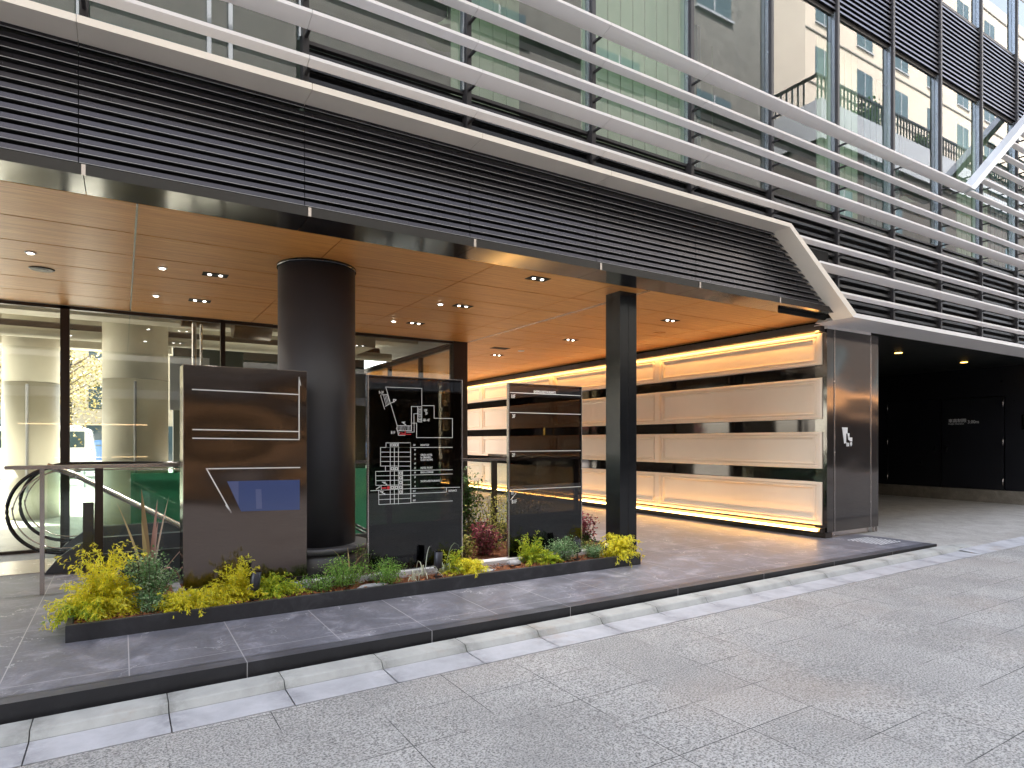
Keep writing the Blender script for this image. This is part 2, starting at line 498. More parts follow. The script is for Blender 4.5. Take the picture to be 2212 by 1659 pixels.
g = MB(); strip(g, -60, 70, -6.2, 3.92, 0, 0)
tag(g.build('road', M['road']), kind='structure')
g = MB()
x = -60.68
while x < 9.8:
    xe = min(x + .655, 9.86)
    a, b_ = x + .0035, xe - .0035
    prof = lambda X: [(3.925, RZ(X) + .003), (4.2, RZ(X) + .006), (4.2, RZ(X) - .03), (3.925, RZ(X) - .03)]
    pa, pb = prof(a), prof(b_)
    for k in range(4):
        p, q = pa[k], pa[(k + 1) % 4]; r_, s_ = pb[(k + 1) % 4], pb[k]
        g.face([(a, *p), (b_, *s_), (b_, *r_), (a, *q)])
    x = xe
strip(g, 9.86, 70, 3.925, 4.2, .002, .03)
tag(g.build('gutter', M['gutter']), kind='structure')
g = MB()
x = -60.68
while x < 9.6:
    xe = min(x + .655, 9.72)
    a, b_ = x + .003, xe - .003
    def prof(X):
        z = RZ(X)
        return [(4.203, z - .04), (4.203, z + .008), (4.232, z + .048), (4.243, z + .054), (4.4, z + .056), (4.4, z - .04)]
    pa, pb = prof(a), prof(b_)
    for k in range(6):
        p, q = pa[k], pa[(k + 1) % 6]; r_, s_ = pb[(k + 1) % 6], pb[k]
        g.face([(a, *p), (b_, *s_), (b_, *r_), (a, *q)])
    g.face([(a, *p) for p in pa]); g.face([(b_, *p) for p in reversed(pb)])
    x = xe
a, b_ = 9.723, 10.45                     # last kerb stone drops down to the crossing
za, zb = RZ(a), RZ(b_)
g.face([(a, 4.243, za + .054), (b_, 4.243, zb + .012), (b_, 4.4, zb + .03), (a, 4.4, za + .056)])
g.face([(a, 4.2, za + .004), (b_, 4.2, zb + .004), (b_, 4.243, zb + .012), (a, 4.243, za + .054)])
tag(g.build('kerb', M['kerb']), kind='structure')

g = MB()                                 # stone podium pavement with the stair opening
holed(g, -40, 9.78, 4.56, 24, 0)
for (a, b_, c_, d) in ((-40, 9.78, 4.435, 4.553),):
    g.cur = 1; g.face([(a, c_, .0), (b_, c_, .0), (b_, d, .0), (a, d, .0)])
    g.cur = 2; g.face([(a, 4.553, -.01), (b_, 4.553, -.01), (b_, 4.56, -.01), (a, 4.56, -.01)])
    g.face([(a, 4.435, -.3), (b_, 4.435, -.3), (b_, 4.435, 0), (a, 4.435, 0)])
    g.face([(b_, 4.435, -.3), (b_, 5.5, -.3), (b_, 5.5, 0), (b_, 4.435, 0)])
g.cur = 2
for (p, q) in (((PX0, PY0), (PX1, PY0)), ((PX1, PY0), (PX1, PY1)), ((PX1, PY1), (PX0, PY1)), ((PX0, PY1), (PX0, PY0))):
    g.face([(*p, 0), (*q, 0), (*q, -3.6), (*p, -3.6)])
g.face([(PX0, PY0, -3.6), (PX1, PY0, -3.6), (PX1, PY1, -3.6), (PX0, PY1, -3.6)])
tag(g.build('pavement', [M['pave'], M['edge'], M['riser']]), kind='structure')
g = MB()                                 # driveway crossing and garage floor
g.face([(9.785, 4.2, RZ(9.8) + .006), (18, 4.2, RZ(18) + .006), (18, 5.497, -.004), (9.785, 5.497, -.004)])
g.face([(9.785, 5.503, -.004), (17.5, 5.503, -.004), (17.5, 12, .02), (9.785, 12, .02)])
g.face([(18, 4.2, RZ(18) + .006), (60, 4.2, RZ(30) + .03), (60, 5.5, RZ(30) + .05), (18, 5.497, -.004)])
g.cur = 1
g.face([(9.785, 5.497, -.012), (18, 5.497, -.012), (18, 5.503, -.012), (9.785, 5.503, -.012)])
tag(g.build('driveway', [M['drive'], M['black']]), kind='structure')
g = MB()
g.face([(-60, 15.6, .004), (5.3, 15.6, .004), (5.3, 52, .004), (-60, 52, .004)])
M['plaza'] = plain('sunlit_plaza_paving', (.5, .47, .42), .8, 0, .2, 1.5)
tag(g.build('plaza', M['plaza']), kind='structure')
g = MB(); g.face([(-40, 10.4, .004), (5.25, 10.4, .004), (5.25, 15.597, .004), (-40, 15.597, .004)])
M['shopfloor'] = plain('pale_shop_floor', (.50, .475, .42), .35, 0, .1, 1.5)
tag(g.build('shop_floor', M['shopfloor']), kind='structure')

# ---------------------------------------------------------------- the office building
bld = empty('office_building', (0, 5.2, 0), 'dark office building with silver horizontal fins, black louvers and a wood-lined undercroft', 'building')
# lower silver beam: follows the entrance roofline, drops down the diagonal, runs on over the driveway
def beam(mb, pts, h, y0, y1):
    """pts = front lower edge in (x,z); thickness h upward/outward, mitred"""
    P = [Vector(p) for p in pts]
    up = []
    for k, p in enumerate(P):
        ns = []
        if k > 0: d = (P[k] - P[k - 1]).normalized(); ns.append(Vector((-d.y, d.x)))
        if k < len(P) - 1: d = (P[k + 1] - P[k]).normalized(); ns.append(Vector((-d.y, d.x)))
        n_ = sum(ns, Vector((0, 0))).normalized()
        up.append(p + n_ * h / max(.3, n_.dot(ns[0])))
    for k in range(len(P) - 1):
        mb.prism([tuple(P[k]), tuple(P[k + 1]), tuple(up[k + 1]), tuple(up[k])], 1, y0, y1)


MODS = [-31.75 + 1.5 * k for k in range(50)]
BZ = 4.158
g = MB()
xs = [x for x in MODS if x < 7.0]
for a, b_ in zip(xs, xs[1:]): g.box(a + .002, b_ - .002, 4.95, 5.235, BZ, BZ + .05)
g.prism([(5.752, BZ), (7.18, BZ), (7.215, BZ + .05), (5.752, BZ + .05)], 1, 4.95, 5.235)
g.prism([(7.182, BZ), (8.6, 3.165), (8.68, 3.225), (7.217, BZ + .05)], 1, 4.95, 5.24)
g.build('facade_beam', M['beam'], bld)
g = MB()
a = 8.602
xs = [8.602] + [x for x in MODS if 9 < x < 40]
for i, (a, b_) in enumerate(zip(xs, xs[1:])):
    if i == 0: g.prism([(8.602, 3.165), (b_ - .002, 3.165), (b_ - .002, 3.225), (8.682, 3.225)], 1, 4.95, 5.52)
    else: g.box(a + .002, b_ - .002, 4.95, 5.52, 3.165, 3.225)
g.build('facade_beam', M['fin'], bld)

def diag_x(z): return 7.235 + (BZ + .075 - z) * (8.70 - 7.235) / (BZ + .075 - 3.23)      # outer side of lower diagonal
def diag2_x(z): return 12.1 + (z - 5.72) * (2.05 / 1.58)                                # upper diagonal

FINS = [(3.52, .1), (3.83, .18), (4.14, .1), (4.47, .1), (4.775, .18), (5.09, .1), (5.40, .1), (5.72, .18)]
for z, dep in FINS:
    big = dep > .15
    y0 = 4.95 if big else 5.035
    x0 = -31.75 if z > 4.3 else diag_x(z) + .01
    x1 = 12.05 if abs(z - 5.72) < .01 else 42
    if abs(z - 5.72) < .01: x1 = 12.1
    g = MB()
    xs = [x0] + [x for x in MODS if x0 + .05 < x < x1 - .05] + [x1]
    for a, b_ in zip(xs, xs[1:]):
        # slim wedge: thin bright front edge, flat underside
        g.prism([(y0, z - .027), (y0 + dep * .85, z - .027 - dep * .22), (y0 + dep * .85, z - .005), (y0, z)], 0, a + .002, b_ - .002)
        g.cur = 1; g.box(b_ + .015, b_ + .04, y0 + dep * .85, 5.27, z - .036, z - .016); g.cur = 0
    g.build('fin', [M['fin'], M['mull']], bld)
for z in (5.72, 6.03, 6.34, 6.65, 6.96, 7.27):
    x0 = diag2_x(z) + .14
    g = MB(); y0 = 5.035
    xs = [x0] + [x for x in MODS if x0 + .05 < x < 42]
    for a, b_ in zip(xs, xs[1:]):
        g.prism([(y0, z - .027), (y0 + .1 * .85, z - .027 - .1 * .22), (y0 + .1 * .85, z - .005), (y0, z)], 0, a + .002, b_ - .002)
        g.cur = 1; g.box(b_ + .015, b_ + .04, y0 + .085, 5.27, z - .036, z - .016); g.cur = 0
    g.build('fin', [M['fin'], M['mull']], bld)
g = MB()
zt = 12.0
M['whitefin'] = plain('white_aluminium', (.78, .78, .79), .35, .2, .03, 2)
g.prism([(12.06, 5.685), (12.22, 5.685), (diag2_x(zt) + .22, zt), (diag2_x(zt), zt)], 1, 4.95, 5.13)
g.build('diagonal_beam', M['whitefin'], bld)

# entrance fascia and the black soffit edge
SOF = 3.25
g = MB()
xs = [x + .03 for x in MODS if x < 9]
for a, b_ in zip(xs, xs[1:]):
    b_ = min(b_, 8.5)
    g.box(a + .003, b_ - .003, 5.16, 5.2, SOF, SOF + .075)
    g.box(a + .003, b_ - .003, 5.2, 5.56, SOF, SOF + .012)
    if b_ < 8.4: g.cur = 1; g.box(b_ - .012, b_ + .012, 5.15, 5.16, SOF - .002, SOF + .07); g.cur = 0
g.build('fascia', [M['blackgloss'], M['steel']], bld)

# louvers ---------------------------------------------------------------------
def louvers(x0, x1, z0, z1, pitch, y, h, dep, clip=None, lip=.004):
    g = MB(); z = z0
    while z < z1 - h:
        b_ = x1 if clip is None else min(x1, clip(z))
        if b_ > x0 + .05:
            g.prism([(y, z), (y + .003, z), (y + .015, z + h), (y + .010, z + h)], 0, x0 + .003, b_ - .003)
            g.cur = 2; g.prism([(y + .004, z + .001), (y + dep, z + .02), (y + dep, z + h * .8), (y + .014, z + h * .95)], 0, x0 + .004, b_ - .004); g.cur = 0  # undersides coloured black, standing in for the shade between the blades
            if lip: g.cur = 1; g.box(x0 + .003, b_ - .003, y - .0025, y + .003, z - .0045, z - .001); g.cur = 0
        z += pitch
    return g
for a in [x for x in MODS if -12 < x < 8]:
    b_ = a + 1.5
    g = louvers(a, b_, SOF + .095, BZ + .02, .0655, 5.19, .036, .075, (lambda z: 7.2 + (BZ - z) * 1.42 + .02) if b_ > 6.5 else None)
    g.build('louver_panel', [M['blade'], M['lip'], M['black']], bld)
g = MB(); g.box(-31.75, 8.55, 5.285, 5.32, SOF + .03, 4.13); g.box(-31.75, 8.6, 5.2, 5.29, SOF + .012, SOF + .03)
g.build('louver_backing', M['black'], bld)
for a in [x for x in MODS if 1 < x < 40]:
    b_ = a + 1.5
    z0 = 4.3 if a < 7 else 3.27
    g = louvers(a + .06, b_, z0, 4.74, .105, 5.30, .045, .07, lip=0)
    g.build('louver_panel', [M['bladeup'], M['lip'], M['black']], bld)
    g = louvers(a + .06, b_, 7.66, 8.94, .078, 5.29, .04, .06, lip=0)
    g.build('spandrel_louver', [M['blade2'], M['lip'], M['black']], bld)
for a in [x for x in MODS if -8 < x < 1]:
    g = louvers(a + .06, a + 1.5, 7.66, 8.94, .078, 5.29, .04, .06, lip=0); g.build('spandrel_louver', [M['blade2'], M['lip'], M['black']], bld)
g = MB(); g.box(1.3, 7.6, 5.39, 5.42, 4.13, 4.735); g.box(7.6, 42, 5.39, 5.42, 3.2, 4.735); g.box(-31.7, 42, 5.39, 5.42, 7.64, 8.95)
g.build('louver_backing', M['black'], bld)

# mullions + panes ---------------------------------------------------------------
for a in [x for x in MODS if -8 < x < 40]:
    z0 = 3.23 if a > 7.5 else BZ + .06
    g = MB(); g.box(a + .004, a + .054, 5.265, 5.36, z0, 12.4)
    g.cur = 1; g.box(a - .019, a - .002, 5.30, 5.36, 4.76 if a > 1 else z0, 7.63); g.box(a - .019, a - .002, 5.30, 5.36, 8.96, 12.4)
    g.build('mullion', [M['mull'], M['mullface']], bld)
    zg = 4.745 if a > 1 else 4.2
    g = MB(); g.box(a + .062, a + 1.47, 5.35, 5.362, zg, 7.64)
    g.build('window', M['glass_up'], bld)
    g = MB(); g.box(a + .062, a + 1.47, 5.35, 5.362, 8.955, 12.4)
    g.build('window', M['glass_up'], bld)
for a in (-1.75 + .95, -.25 + .95, -.25 + .8):
    g = MB(); g.box(a, a + .03, 5.29, 5.36, 4.23, 7.63); g.build('mullion', [M['mullface']], bld)
g = MB()
g.box(-31.7, 42, 5.33, 5.38, 7.6, 7.66); g.box(1.31, 42, 5.33, 5.38, 4.735, 4.765); g.box(-31.7, 42, 5.33, 5.38, 8.93, 8.98); g.box(-31.7, 1.25, 5.33, 5.38, 4.19, 4.21)
g.build('transom', M['mull'], bld)

# inner shell: slabs, office rooms, mass above that shades the street
M['office_wall'] = plain('office_wall', (.15, .18, .17), .8, 0, .15, .7)
M['office_ceiling'] = plain('office_ceiling', (.5, .5, .46), .8, 0, .1, 1)
M['blind'] = plain('pale_green_blind', (.42, .46, .34), .7, 0, .06, 1)
M['blind2'] = plain('dark_teal_screen', (.07, .1, .11), .6, 0, .2, 1)
g = MB(); g.box(-31.75, 42, 5.43, 10.3, 3.34, 4.18); g.box(-31.75, 5.3, 10.3, 15.6, 3.95, 4.18); g.box(5.3, 42, 10.3, 19, 3.95, 4.18)
g.build('floor_slab', M['concrete'], bld)
g = MB(); g.box(-31.75, 5.3, 5.43, 15.6, 7.66, 8.93); g.box(5.3, 42, 5.43, 19, 7.66, 8.93); g.build('floor_slab', M['office_ceiling'], bld)
g = MB(); g.box(-31.75, 42, 9.2, 9.4, 4.19, 7.65); g.box(-31.75, 42, 9.2, 9.4, 8.94, 12.6)
g.build('interior_wall', M['office_wall'], bld)
g = MB(); g.box(-31.75, 5.3, 5.36, 15.6, 12.45, 20); g.box(5.3, 42, 5.36, 19, 12.45, 20); g.build('upper_storeys', M['office_wall'], bld)
for (a, b_, k, yy) in ((4.3, 5.9, 'blind', 5.5), (3.1, 4.0, 'blind', 6.3), (5.95, 7.2, 'blind2', 6.4), (8.82, 9.9, 'blind', 5.62),
                   (10.4, 11.5, 'blind2', 5.8), (13.35, 14.6, 'blind', 5.7), (15.0, 16.1, 'blind2', 5.8), (18, 19, 'blind', 5.7)):
    g = MB()
    n_ = int((b_ - a) / .09)
    for k2 in range(n_):
        x = a + (b_ - a) * k2 / n_
        g.box(x, x + .086, yy + .01 * (k2 % 2), yy + .02 + .01 * (k2 % 2), 4.25, 7.5)
    g.build('blind', M[k], bld)
for (x, y) in ((3.2, 6.6), (10.9, 6.5), (7.9, 6.8), (13.2, 6.6)):
    g = MB(); g.cyl(x, y, 6.1, 6.3, .26, 20, .05); g.tube([(x, y, 6.3), (x, y, 7.66)], .006, 6)
    g.build('pendant_lamp', M['blind'], bld)

# wood ceiling of the undercroft
g = MB()
ys = [5.565, 6.38, 7.15, 7.92, 8.69, 9.46, 10.23]
xc = [.1 + 1.57 * k for k in range(-8, 7)]
for j, (ya, yb) in enumerate(zip(ys, ys[1:])):
    for xa, xb in zip(xc, xc[1:]):
        g.box(xa + .006, min(xb - .006, 8.93), ya + .010, yb - .010, SOF, SOF + .03)
ys2 = [10.23 + .77 * k for k in range(0, 12)]
for ya, yb in zip(ys2, ys2[1:]):
    for xa, xb in ((5.4, 6.38), (6.38, 7.95), (7.95, 8.93)):
        g.box(xa + .006, xb - .006, ya + .010, yb - .010, SOF, SOF + .03)
g.build('wood_ceiling', M['wood'], bld)
for (xa, xb, zz) in ((5.33, 5.352, .006), (5.375, 5.385, .006), (.092, .108, .003)):
    g = MB(); g.box(xa, xb, 5.57, 10.2, SOF - zz, SOF - .001); g.build('ceiling_track', M['steel'], bld)
g = MB(); g.box(6.05, 6.4, 10.42, 10.62, SOF - .006, SOF - .001); g.build('ceiling_vent', M['black'], bld)
g = MB(); g.box(-12, 9.0, 5.43, 10.25, 3.3, 3.335); g.box(5.36, 9, 10.25, 19, 3.3, 3.335)
g.build('ceiling_void', M['black'], bld)
# driveway shell
g = MB(); g.box(10.36, 30, 5.53, 13, 3.2, 3.24); g.build('driveway_ceiling', M['blackceil'], bld)
g = MB(); g.box(17.5, 17.7, 3.9 + 1.6, 6.48, .30, 3.2); g.box(17.5, 17.7, 9.15, 13, .30, 3.2); g.box(17.5, 17.7, 6.48, 9.15, 2.5, 3.2)
g.box(17.58, 17.7, 6.48, 9.15, .3, 2.5); g.box(10.36, 17.5, 12.5, 12.7, 0, 3.2); g.box(17.7, 42, 5.55, 5.75, -.1, 3.2)
g.build('driveway_wall', M['black_wall'], bld)
M['plinth'] = stone('pale_concrete_plinth', (.24, .215, .18), (.33, .3, .26), .6, 1.2, None, 0, 0, .003, veins=False)
g = MB(); g.box(17.42, 17.7, 5.5, 13, -.05, .297); g.build('driveway_plinth', M['plinth'], bld)
# double service door, hinged both sides
for (ya, yb, hy) in ((6.5, 7.81, 6.5), (7.83, 9.13, 9.13)):
    g = MB(); g.box(17.47, 17.52, ya, yb, .31, 2.49)
    d = g.build('service_door', M['black_wall'], bld)
    for hz in (.42, 1.35, 2.25):
        g = MB(); g.cyl(17.455, hy + (.012 if hy < 7 else -.012), hz, hz + .17, .012, 10); g.build('hinge', M['steel'], d)
    g = MB(); g.box(17.45, 17.47, (ya + .1) if hy > 9 else (yb - .14), (ya + .14) if hy > 9 else (yb - .1), 1.2, 1.32)
    g.build('handle', M['blackgloss'], d)
g = MB()
text_mesh(g, '車高制限', .1, 17.465, 7.66, 1.915, 'X', 1.0)
text_mesh(g, 'Height Clearance', .05, 17.465, 7.66, 1.86, 'X', .98)
text_mesh(g, '3.00m', .115, 17.465, 7.24, 1.88, 'X', .85)
o = g.build('height_limit_lettering', M['white'], bld)

# ---------------------------------------------------------------- driveway downlights and ceiling lights
def downlight_twin(x, y, z, label, lit=True):
    t = empty('downlight', (x, y, z), label, 'ceiling light', 'recessed twin downlights in the wood ceiling')
    g = MB()
    g.box(x - .125, x + .125, y - .075, y - .062, z - .006, z + .002); g.box(x - .125, x + .125, y + .062, y + .075, z - .006, z + .002)
    g.box(x - .125, x - .112, y - .062, y + .062, z - .006, z + .002); g.box(x + .112, x + .125, y - .062, y + .062, z - .006, z + .002)
    g.box(x - .112, x + .112, y - .062, y + .062, z - .003, z - .0012)
    g.build('frame', M['black'], t)
    lt = bpy.data.lights.new('fill_spot', 'SPOT'); lt.energy = 38; lt.color = (1, .94, .86); lt.spot_size = R(110); lt.spot_blend = 1; lt.shadow_soft_size = .05  # fill spot added under the fitting to brighten the undercroft
    lo = bpy.data.objects.new('fill_spot', lt); C.objects.link(lo); lo.parent = t; lo.location = (0, 0, -.03)
    for s in (-1, 1):
        g = MB(); g.cyl(x + s * .055, y, z - .010, z - .0035, .017, 16)
        g.build('lamp', M['lamp'] if lit else M['steel'], t)
    return t
rows = [(.86, 7.5, 'first from the left, nearer row behind the round column'), (.85, 8.98, 'left of the round column by the shop glazing'),
        (3.92, 5.8, 'nearest the street between round column and square post'), (3.86, 7.5, 'right of the round column in the middle row'),
        (3.81, 8.97, 'right of the round column close to the glazing'), (6.95, 6.77, 'just right of the square black post'),
        (6.78, 9.0, 'left of the square post near the glowing wall'), (6.67, 11.4, 'deepest in the passage')]
for x, y, t in rows:
    downlight_twin(x, y, SOF, 'black twin recessed downlight, ' + t)
def small_lamp(x, y, label, r=.035, mat='white', cat='ceiling light', name='spotlight', lit=True):
    t = empty(name, (x, y, SOF), label, cat, 'small round fittings in the wood ceiling')
    g = MB(); g.cyl(x, y, SOF - .012, SOF - .002, r, 20, r * 1.15); g.build('rim', M[mat], t)
    g = MB(); g.cyl(x, y, SOF - .016, SOF - .0125, r * .6, 16); g.build('lamp', M['lamp'] if lit else M[mat], t)
small_lamp(-.74, 7.53, 'small white round spotlight at the far left of the ceiling', .04)
small_lamp(.36, 7.48, 'small white round spotlight left of a twin downlight, nearer row', .04)
small_lamp(.36, 8.94, 'small white round spotlight near the glazing left of the column', .04)
small_lamp(3.55, 7.53, 'small white round spotlight right of the round column, nearer row', .04)
small_lamp(3.46, 8.97, 'small white round spotlight right of the column by the glazing', .04)
small_lamp(-.71, 8.2, 'flat dark round speaker in the ceiling at far left', .1, 'bronze', 'speaker', 'ceiling_speaker', False)
small_lamp(7.6, 7.65, 'flat round speaker in the ceiling beside the square post', .09, 'wood', 'speaker', 'ceiling_speaker', False)
small_lamp(6.76, 10.6, 'white smoke detector deep in the passage ceiling', .06, 'white', 'smoke detector', 'smoke_detector', False)
g = MB()
for (x, y) in ((12.98, 6.57), (15.76, 6.6)):
    t = empty('driveway_downlight', (x, y, 3.2), 'amber round downlight in the black driveway ceiling, ' + ('nearer the steel pillar' if x < 14 else 'nearer the dark end wall'), 'ceiling light', 'amber driveway downlights')
    g = MB(); g.cyl(x, y, 3.185, 3.199, .085, 20); g.build('rim', M['blackgloss'], t)
    g = MB(); g.cyl(x, y, 3.178, 3.1845, .065, 20); g.build('lamp', M['amber'], t)

# ---------------------------------------------------------------- columns and post
t = empty('round_column', (1.73, 6.66, 0), 'thick round dark grey column standing on a stone drum between the signs', 'column')
g = MB(); g.cyl(1.73, 6.66, .4, SOF - .03, .385, 64); g.build('shaft', M['colpaint'], t)
g = MB(); g.cyl(1.73, 6.66, SOF - .03, SOF - .001, .395, 64); g.build('collar', M['blackgloss'], t)
g = MB(); g.cyl(1.73, 6.66, .0, .345, .5, 64); g.build('drum', M['planter'], t)
g = MB(); g.cyl(1.73, 6.66, .345, .4, .515, 64); g.build('drum_top', M['edge'], t)
t = empty('square_post', (5.2, 5.88, 0), 'slender square black post at the right end of the planter', 'post')
g = MB(); g.box(5.07, 5.195, 5.75, 6.01, 0, SOF - .001); g.box(5.203, 5.333, 5.75, 6.01, 0, SOF - .001); g.box(5.19, 5.21, 5.765, 6.0, 0, SOF - .002)
g.build('shaft', M['post'], t)
g = MB(); g.box(5.196, 5.202, 5.755, 5.764, .0, SOF - .002); g.build('seam_strip', M['steel'], t)

# ---------------------------------------------------------------- glowing feature wall
fw = empty('feature_wall', (8.95, 11, 0), 'passage wall of pale moulded panels in four bands with warm light strips', 'wall')
M['panel'] = plain('pale_moulded_panel', (.74, .61, .48), .38, 0, .05, 1.2, 0, .4)
M['mirror'] = plain('dark_mirror_band', (.05, .045, .045), .04, .9, .1, 1)
g = MB(); g.box(9.02, 9.10, 5.56, 19, .08, 3.335); g.build('wall_core', M['mirror'], fw)
g = MB(); g.box(8.93, 9.1, 5.56, 19, 0, .08); g.box(8.97, 9.0, 5.56, 19, 3.14, 3.24)
g.build('wall_base', M['bronze'], fw)
def relief(g, y0, y1, z0, z1, X, steps):
    """nested rectangles on a wall facing -X: steps = (inset, protrusion)"""
    pr = None
    for (ins, out) in steps:
        r_ = [(X - out, y0 + ins, z0 + ins * .6), (X - out, y1 - ins, z0 + ins * .6), (X - out, y1 - ins, z1 - ins * .6), (X - out, y0 + ins, z1 - ins * .6)]
        if pr:
            for k in range(4): g.face([pr[k], r_[k], r_[(k + 1) % 4], pr[(k + 1) % 4]])
        pr = r_
    g.face(pr)
bands = [(2.60, 3.07), (1.785, 2.405), (1.035, 1.59), (.19, .835)]
ymods = [5.62, 9.03, 12.6, 16.15, 18.9]
for (z0, z1) in bands:
    for ya, yb in zip(ymods, ymods[1:]):
        g = MB()
        relief(g, ya + .0, yb - .0, z0, z1, 9.02, [(0, 0), (0, .085), (.03, .095), (.07, .095), (.08, .075), (.10, .075), (.11, .09), (.14, .09), (.155, .06), (.19, .055)])
        g.build('moulded_panel', M['panel'], fw)
for y in ymods[1:4]:
    g = MB()
    for (z0, z1) in bands: g.box(8.915, 8.935, y - .05, y + .05, z0 + .0, z1 - .0)
    g.build('cover_strip', M['panel'], fw)
g = MB(); g.box(8.85, 8.88, 5.66, 18.9, 3.115, 3.145); g.build('light_strip', M['led'], fw)
g = MB(); g.box(8.825, 8.84, 5.6, 18.9, 3.10, 3.16); g.box(8.825, 8.97, 5.6, 18.9, 3.16, 3.168); g.box(8.825, 8.95, 5.58, 5.6, 3.08, 3.168); g.build('light_cornice', M['bronze'], fw)
g = MB(); g.box(8.86, 8.885, 5.66, 18.9, .10, .125); g.build('light_strip', M['led'], fw)
g = MB(); g.box(8.83, 8.97, 5.6, 18.9, .081, .098); g.box(8.84, 8.95, 5.58, 5.6, .081, .15); g.build('light_trough', M['bronze'], fw)
g = MB(); g.box(8.86, 8.9, 12.85, 12.87, 1.6, 1.78); g.build('indicator', emit('yellow_indicator', (1, .75, .2), .25), fw)
g = MB(); g.box(9.1, 10.3, 5.75, 19, 0, 3.2); g.build('wall_mass', M['black_wall'], fw)

# steel clad pillar
pl = empty('steel_pillar', (9.6, 5.6, 0), 'brushed dark steel pillar raised on short legs between passage and driveway', 'pillar')
g = MB(); g.box(8.95, 9.135, 5.55, 5.74, .085, 3.13); g.box(9.14, 10.12, 5.545, 5.74, .085, 3.13); g.box(10.125, 10.35, 5.55, 5.74, .085, 3.13)
g.build('cladding', M['pillar'], pl)
g = MB(); g.box(9.131, 9.143, 5.541, 5.548, .085, 3.13); g.build('seam_strip', M['steel'], pl)
g = MB(); g.box(10.116, 10.128, 5.541, 5.548, .085, 3.13); g.build('seam_strip', M['steel'], pl)
g = MB(); g.box(8.93, 10.1, 5.53, 5.745, 3.131, 3.2); g.build('capping', M['fin'], pl)
g = MB(); g.box(8.96, 10.2, 5.62, 5.74, 0, .084); g.build('recessed_base', M['steel'], pl)
g = MB(); g.box(10.25, 10.28, 5.56, 5.59, -.01, .084); g.build('leg', M['steel'], pl)
g = MB(); g.box(10.32, 10.345, 5.56, 5.59, -.01, .084); g.build('leg', M['steel'], pl)
# emblem of angular white blocks on the pillar
g = MB()
def ep(pts): g.prism(pts, 1, 5.538, 5.5445)
ex, ez, es = 9.2, 1.13, .00062 * 1.0
def E2(x, y): return (9.33 + (x - 425) * .00062, 1.66 - (y - 430) * .00052)
ep([E2(425, 430), E2(650, 430), E2(640, 610), E2(585, 610), E2(585, 890), E2(515, 905)][::-1])
ep([E2(660, 600), E2(728, 600), E2(728, 725), E2(850, 725), E2(850, 840), E2(760, 840), E2(735, 800), E2(695, 800)][::-1])
ep([E2(605, 880), E2(640, 870), E2(645, 990), E2(615, 990)][::-1])
ep([E2(665, 890), E2(710, 880), E2(712, 985), E2(670, 985)][::-1])
ep([E2(770, 870), E2(830, 855), E2(842, 925), E2(800, 985), E2(765, 925)][::-1])
g.build('emblem', M['white'], pl)

# ---------------------------------------------------------------- shop glazing at the back
sg_ = empty('glass_storefront', (2, 10.3, 0), 'tall shop glazing with dark bronze frames behind the round column', 'shopfront')
def xat(px, Y): t_ = (px - CX) / FOC; d = Y / (SA - CA * t_); return (CA + SA * t_) * d
for (px0, px1) in ((130, 150), (477, 487)):
    g = MB(); a = xat(px0, 10.25); b_ = xat(px1, 10.25); g.box(a, b_, 10.25, 10.36, 0, SOF)
    g.build('frame_post', M['bronze'], sg_)
g = MB(); g.box(-3.4, -3.3, 10.25, 10.36, 0, SOF); g.box(2.62, 2.68, 10.25, 10.36, 0, SOF); g.build('frame_post', M['bronze'], sg_)
g = MB(); g.box(5.08, 5.36, 10.22, 10.4, 0, SOF); g.build('corner_post', M['bronze'], sg_)
g = MB(); g.box(-12, 5.08, 10.25, 10.33, SOF - .045, SOF - .001); g.box(-12, 5.08, 10.25, 10.33, 0, .04); g.build('rail', M['bronze'], sg_)
for a, b_ in ((-12, -3.4), (-3.3, xat(130, 10.25)), (xat(150, 10.25), xat(477, 10.25)), (xat(487, 10.25), 2.62), (2.68, 5.08)):
    g = MB(); g.box(a, b_, 10.29, 10.302, .04, SOF - .045); g.build('pane', M['glass_st'], sg_)
# return glazing along the passage
for k, y in enumerate((12.2, 14.0, 15.8)):
    g = MB(); g.box(5.28, 5.36, y, y + .08, 0, SOF); g.build('frame_post', M['bronze'], sg_)
for ya, yb in ((10.4, 12.2), (12.28, 14.0), (14.08, 15.8)):
    g = MB(); g.box(5.31, 5.322, ya, yb, .03, SOF - .01); g.build('pane', M['glass_st'], sg_)
g = MB(); g.box(5.28, 5.36, 10.4, 15.8, SOF - .06, SOF - .002); g.box(5.28, 5.36, 10.4, 15.8, 0, .04); g.build('rail', M['bronze'], sg_)

# rooms behind the glazing
g = MB(); g.box(.95, 5.2, 15.5, 15.7, 0, 3.9); g.box(5.36, 8.9, 19, 19.2, 0, 3.3); g.build('interior_wall', plain('dark_room_wall', (.035, .04, .035), .6, 0, .3, 1), bld)
g = MB()
g.box(-12, 5.2, 12.1, 12.6, 3.45, 3.95); g.box(-12, 5.2, 15.1, 15.5, 3.5, 3.95); g.box(3.2, 3.7, 10.45, 15.4, 3.05, 3.95)
g.box(-12, .9, 15.2, 15.6, 3.3, 3.95)
g.build('concrete_beam', M['concrete'], bld)
for (y, z, r_, mt) in ((10.9, 3.55, .07, 'steel'), (11.2, 3.7, .05, 'bronze'), (13.4, 3.3, .09, 'concrete'), (14.2, 3.5, .12, 'bronze')):
    g = MB(); g.tube([(-10, y, z), (5.1, y, z)], r_, 10); g.build('service_pipe', M[mt], bld)
for (x, y, r_) in ((1.9, 11.6, .32), (3.3, 11.5, .36), (1.1, 11.3, .22)):
    g = MB(); g.tube([(x - .3, y, 3.45), (x + .3, y, 3.45)], r_ * .8, 20); g.build('air_duct', M['bronze'], bld)
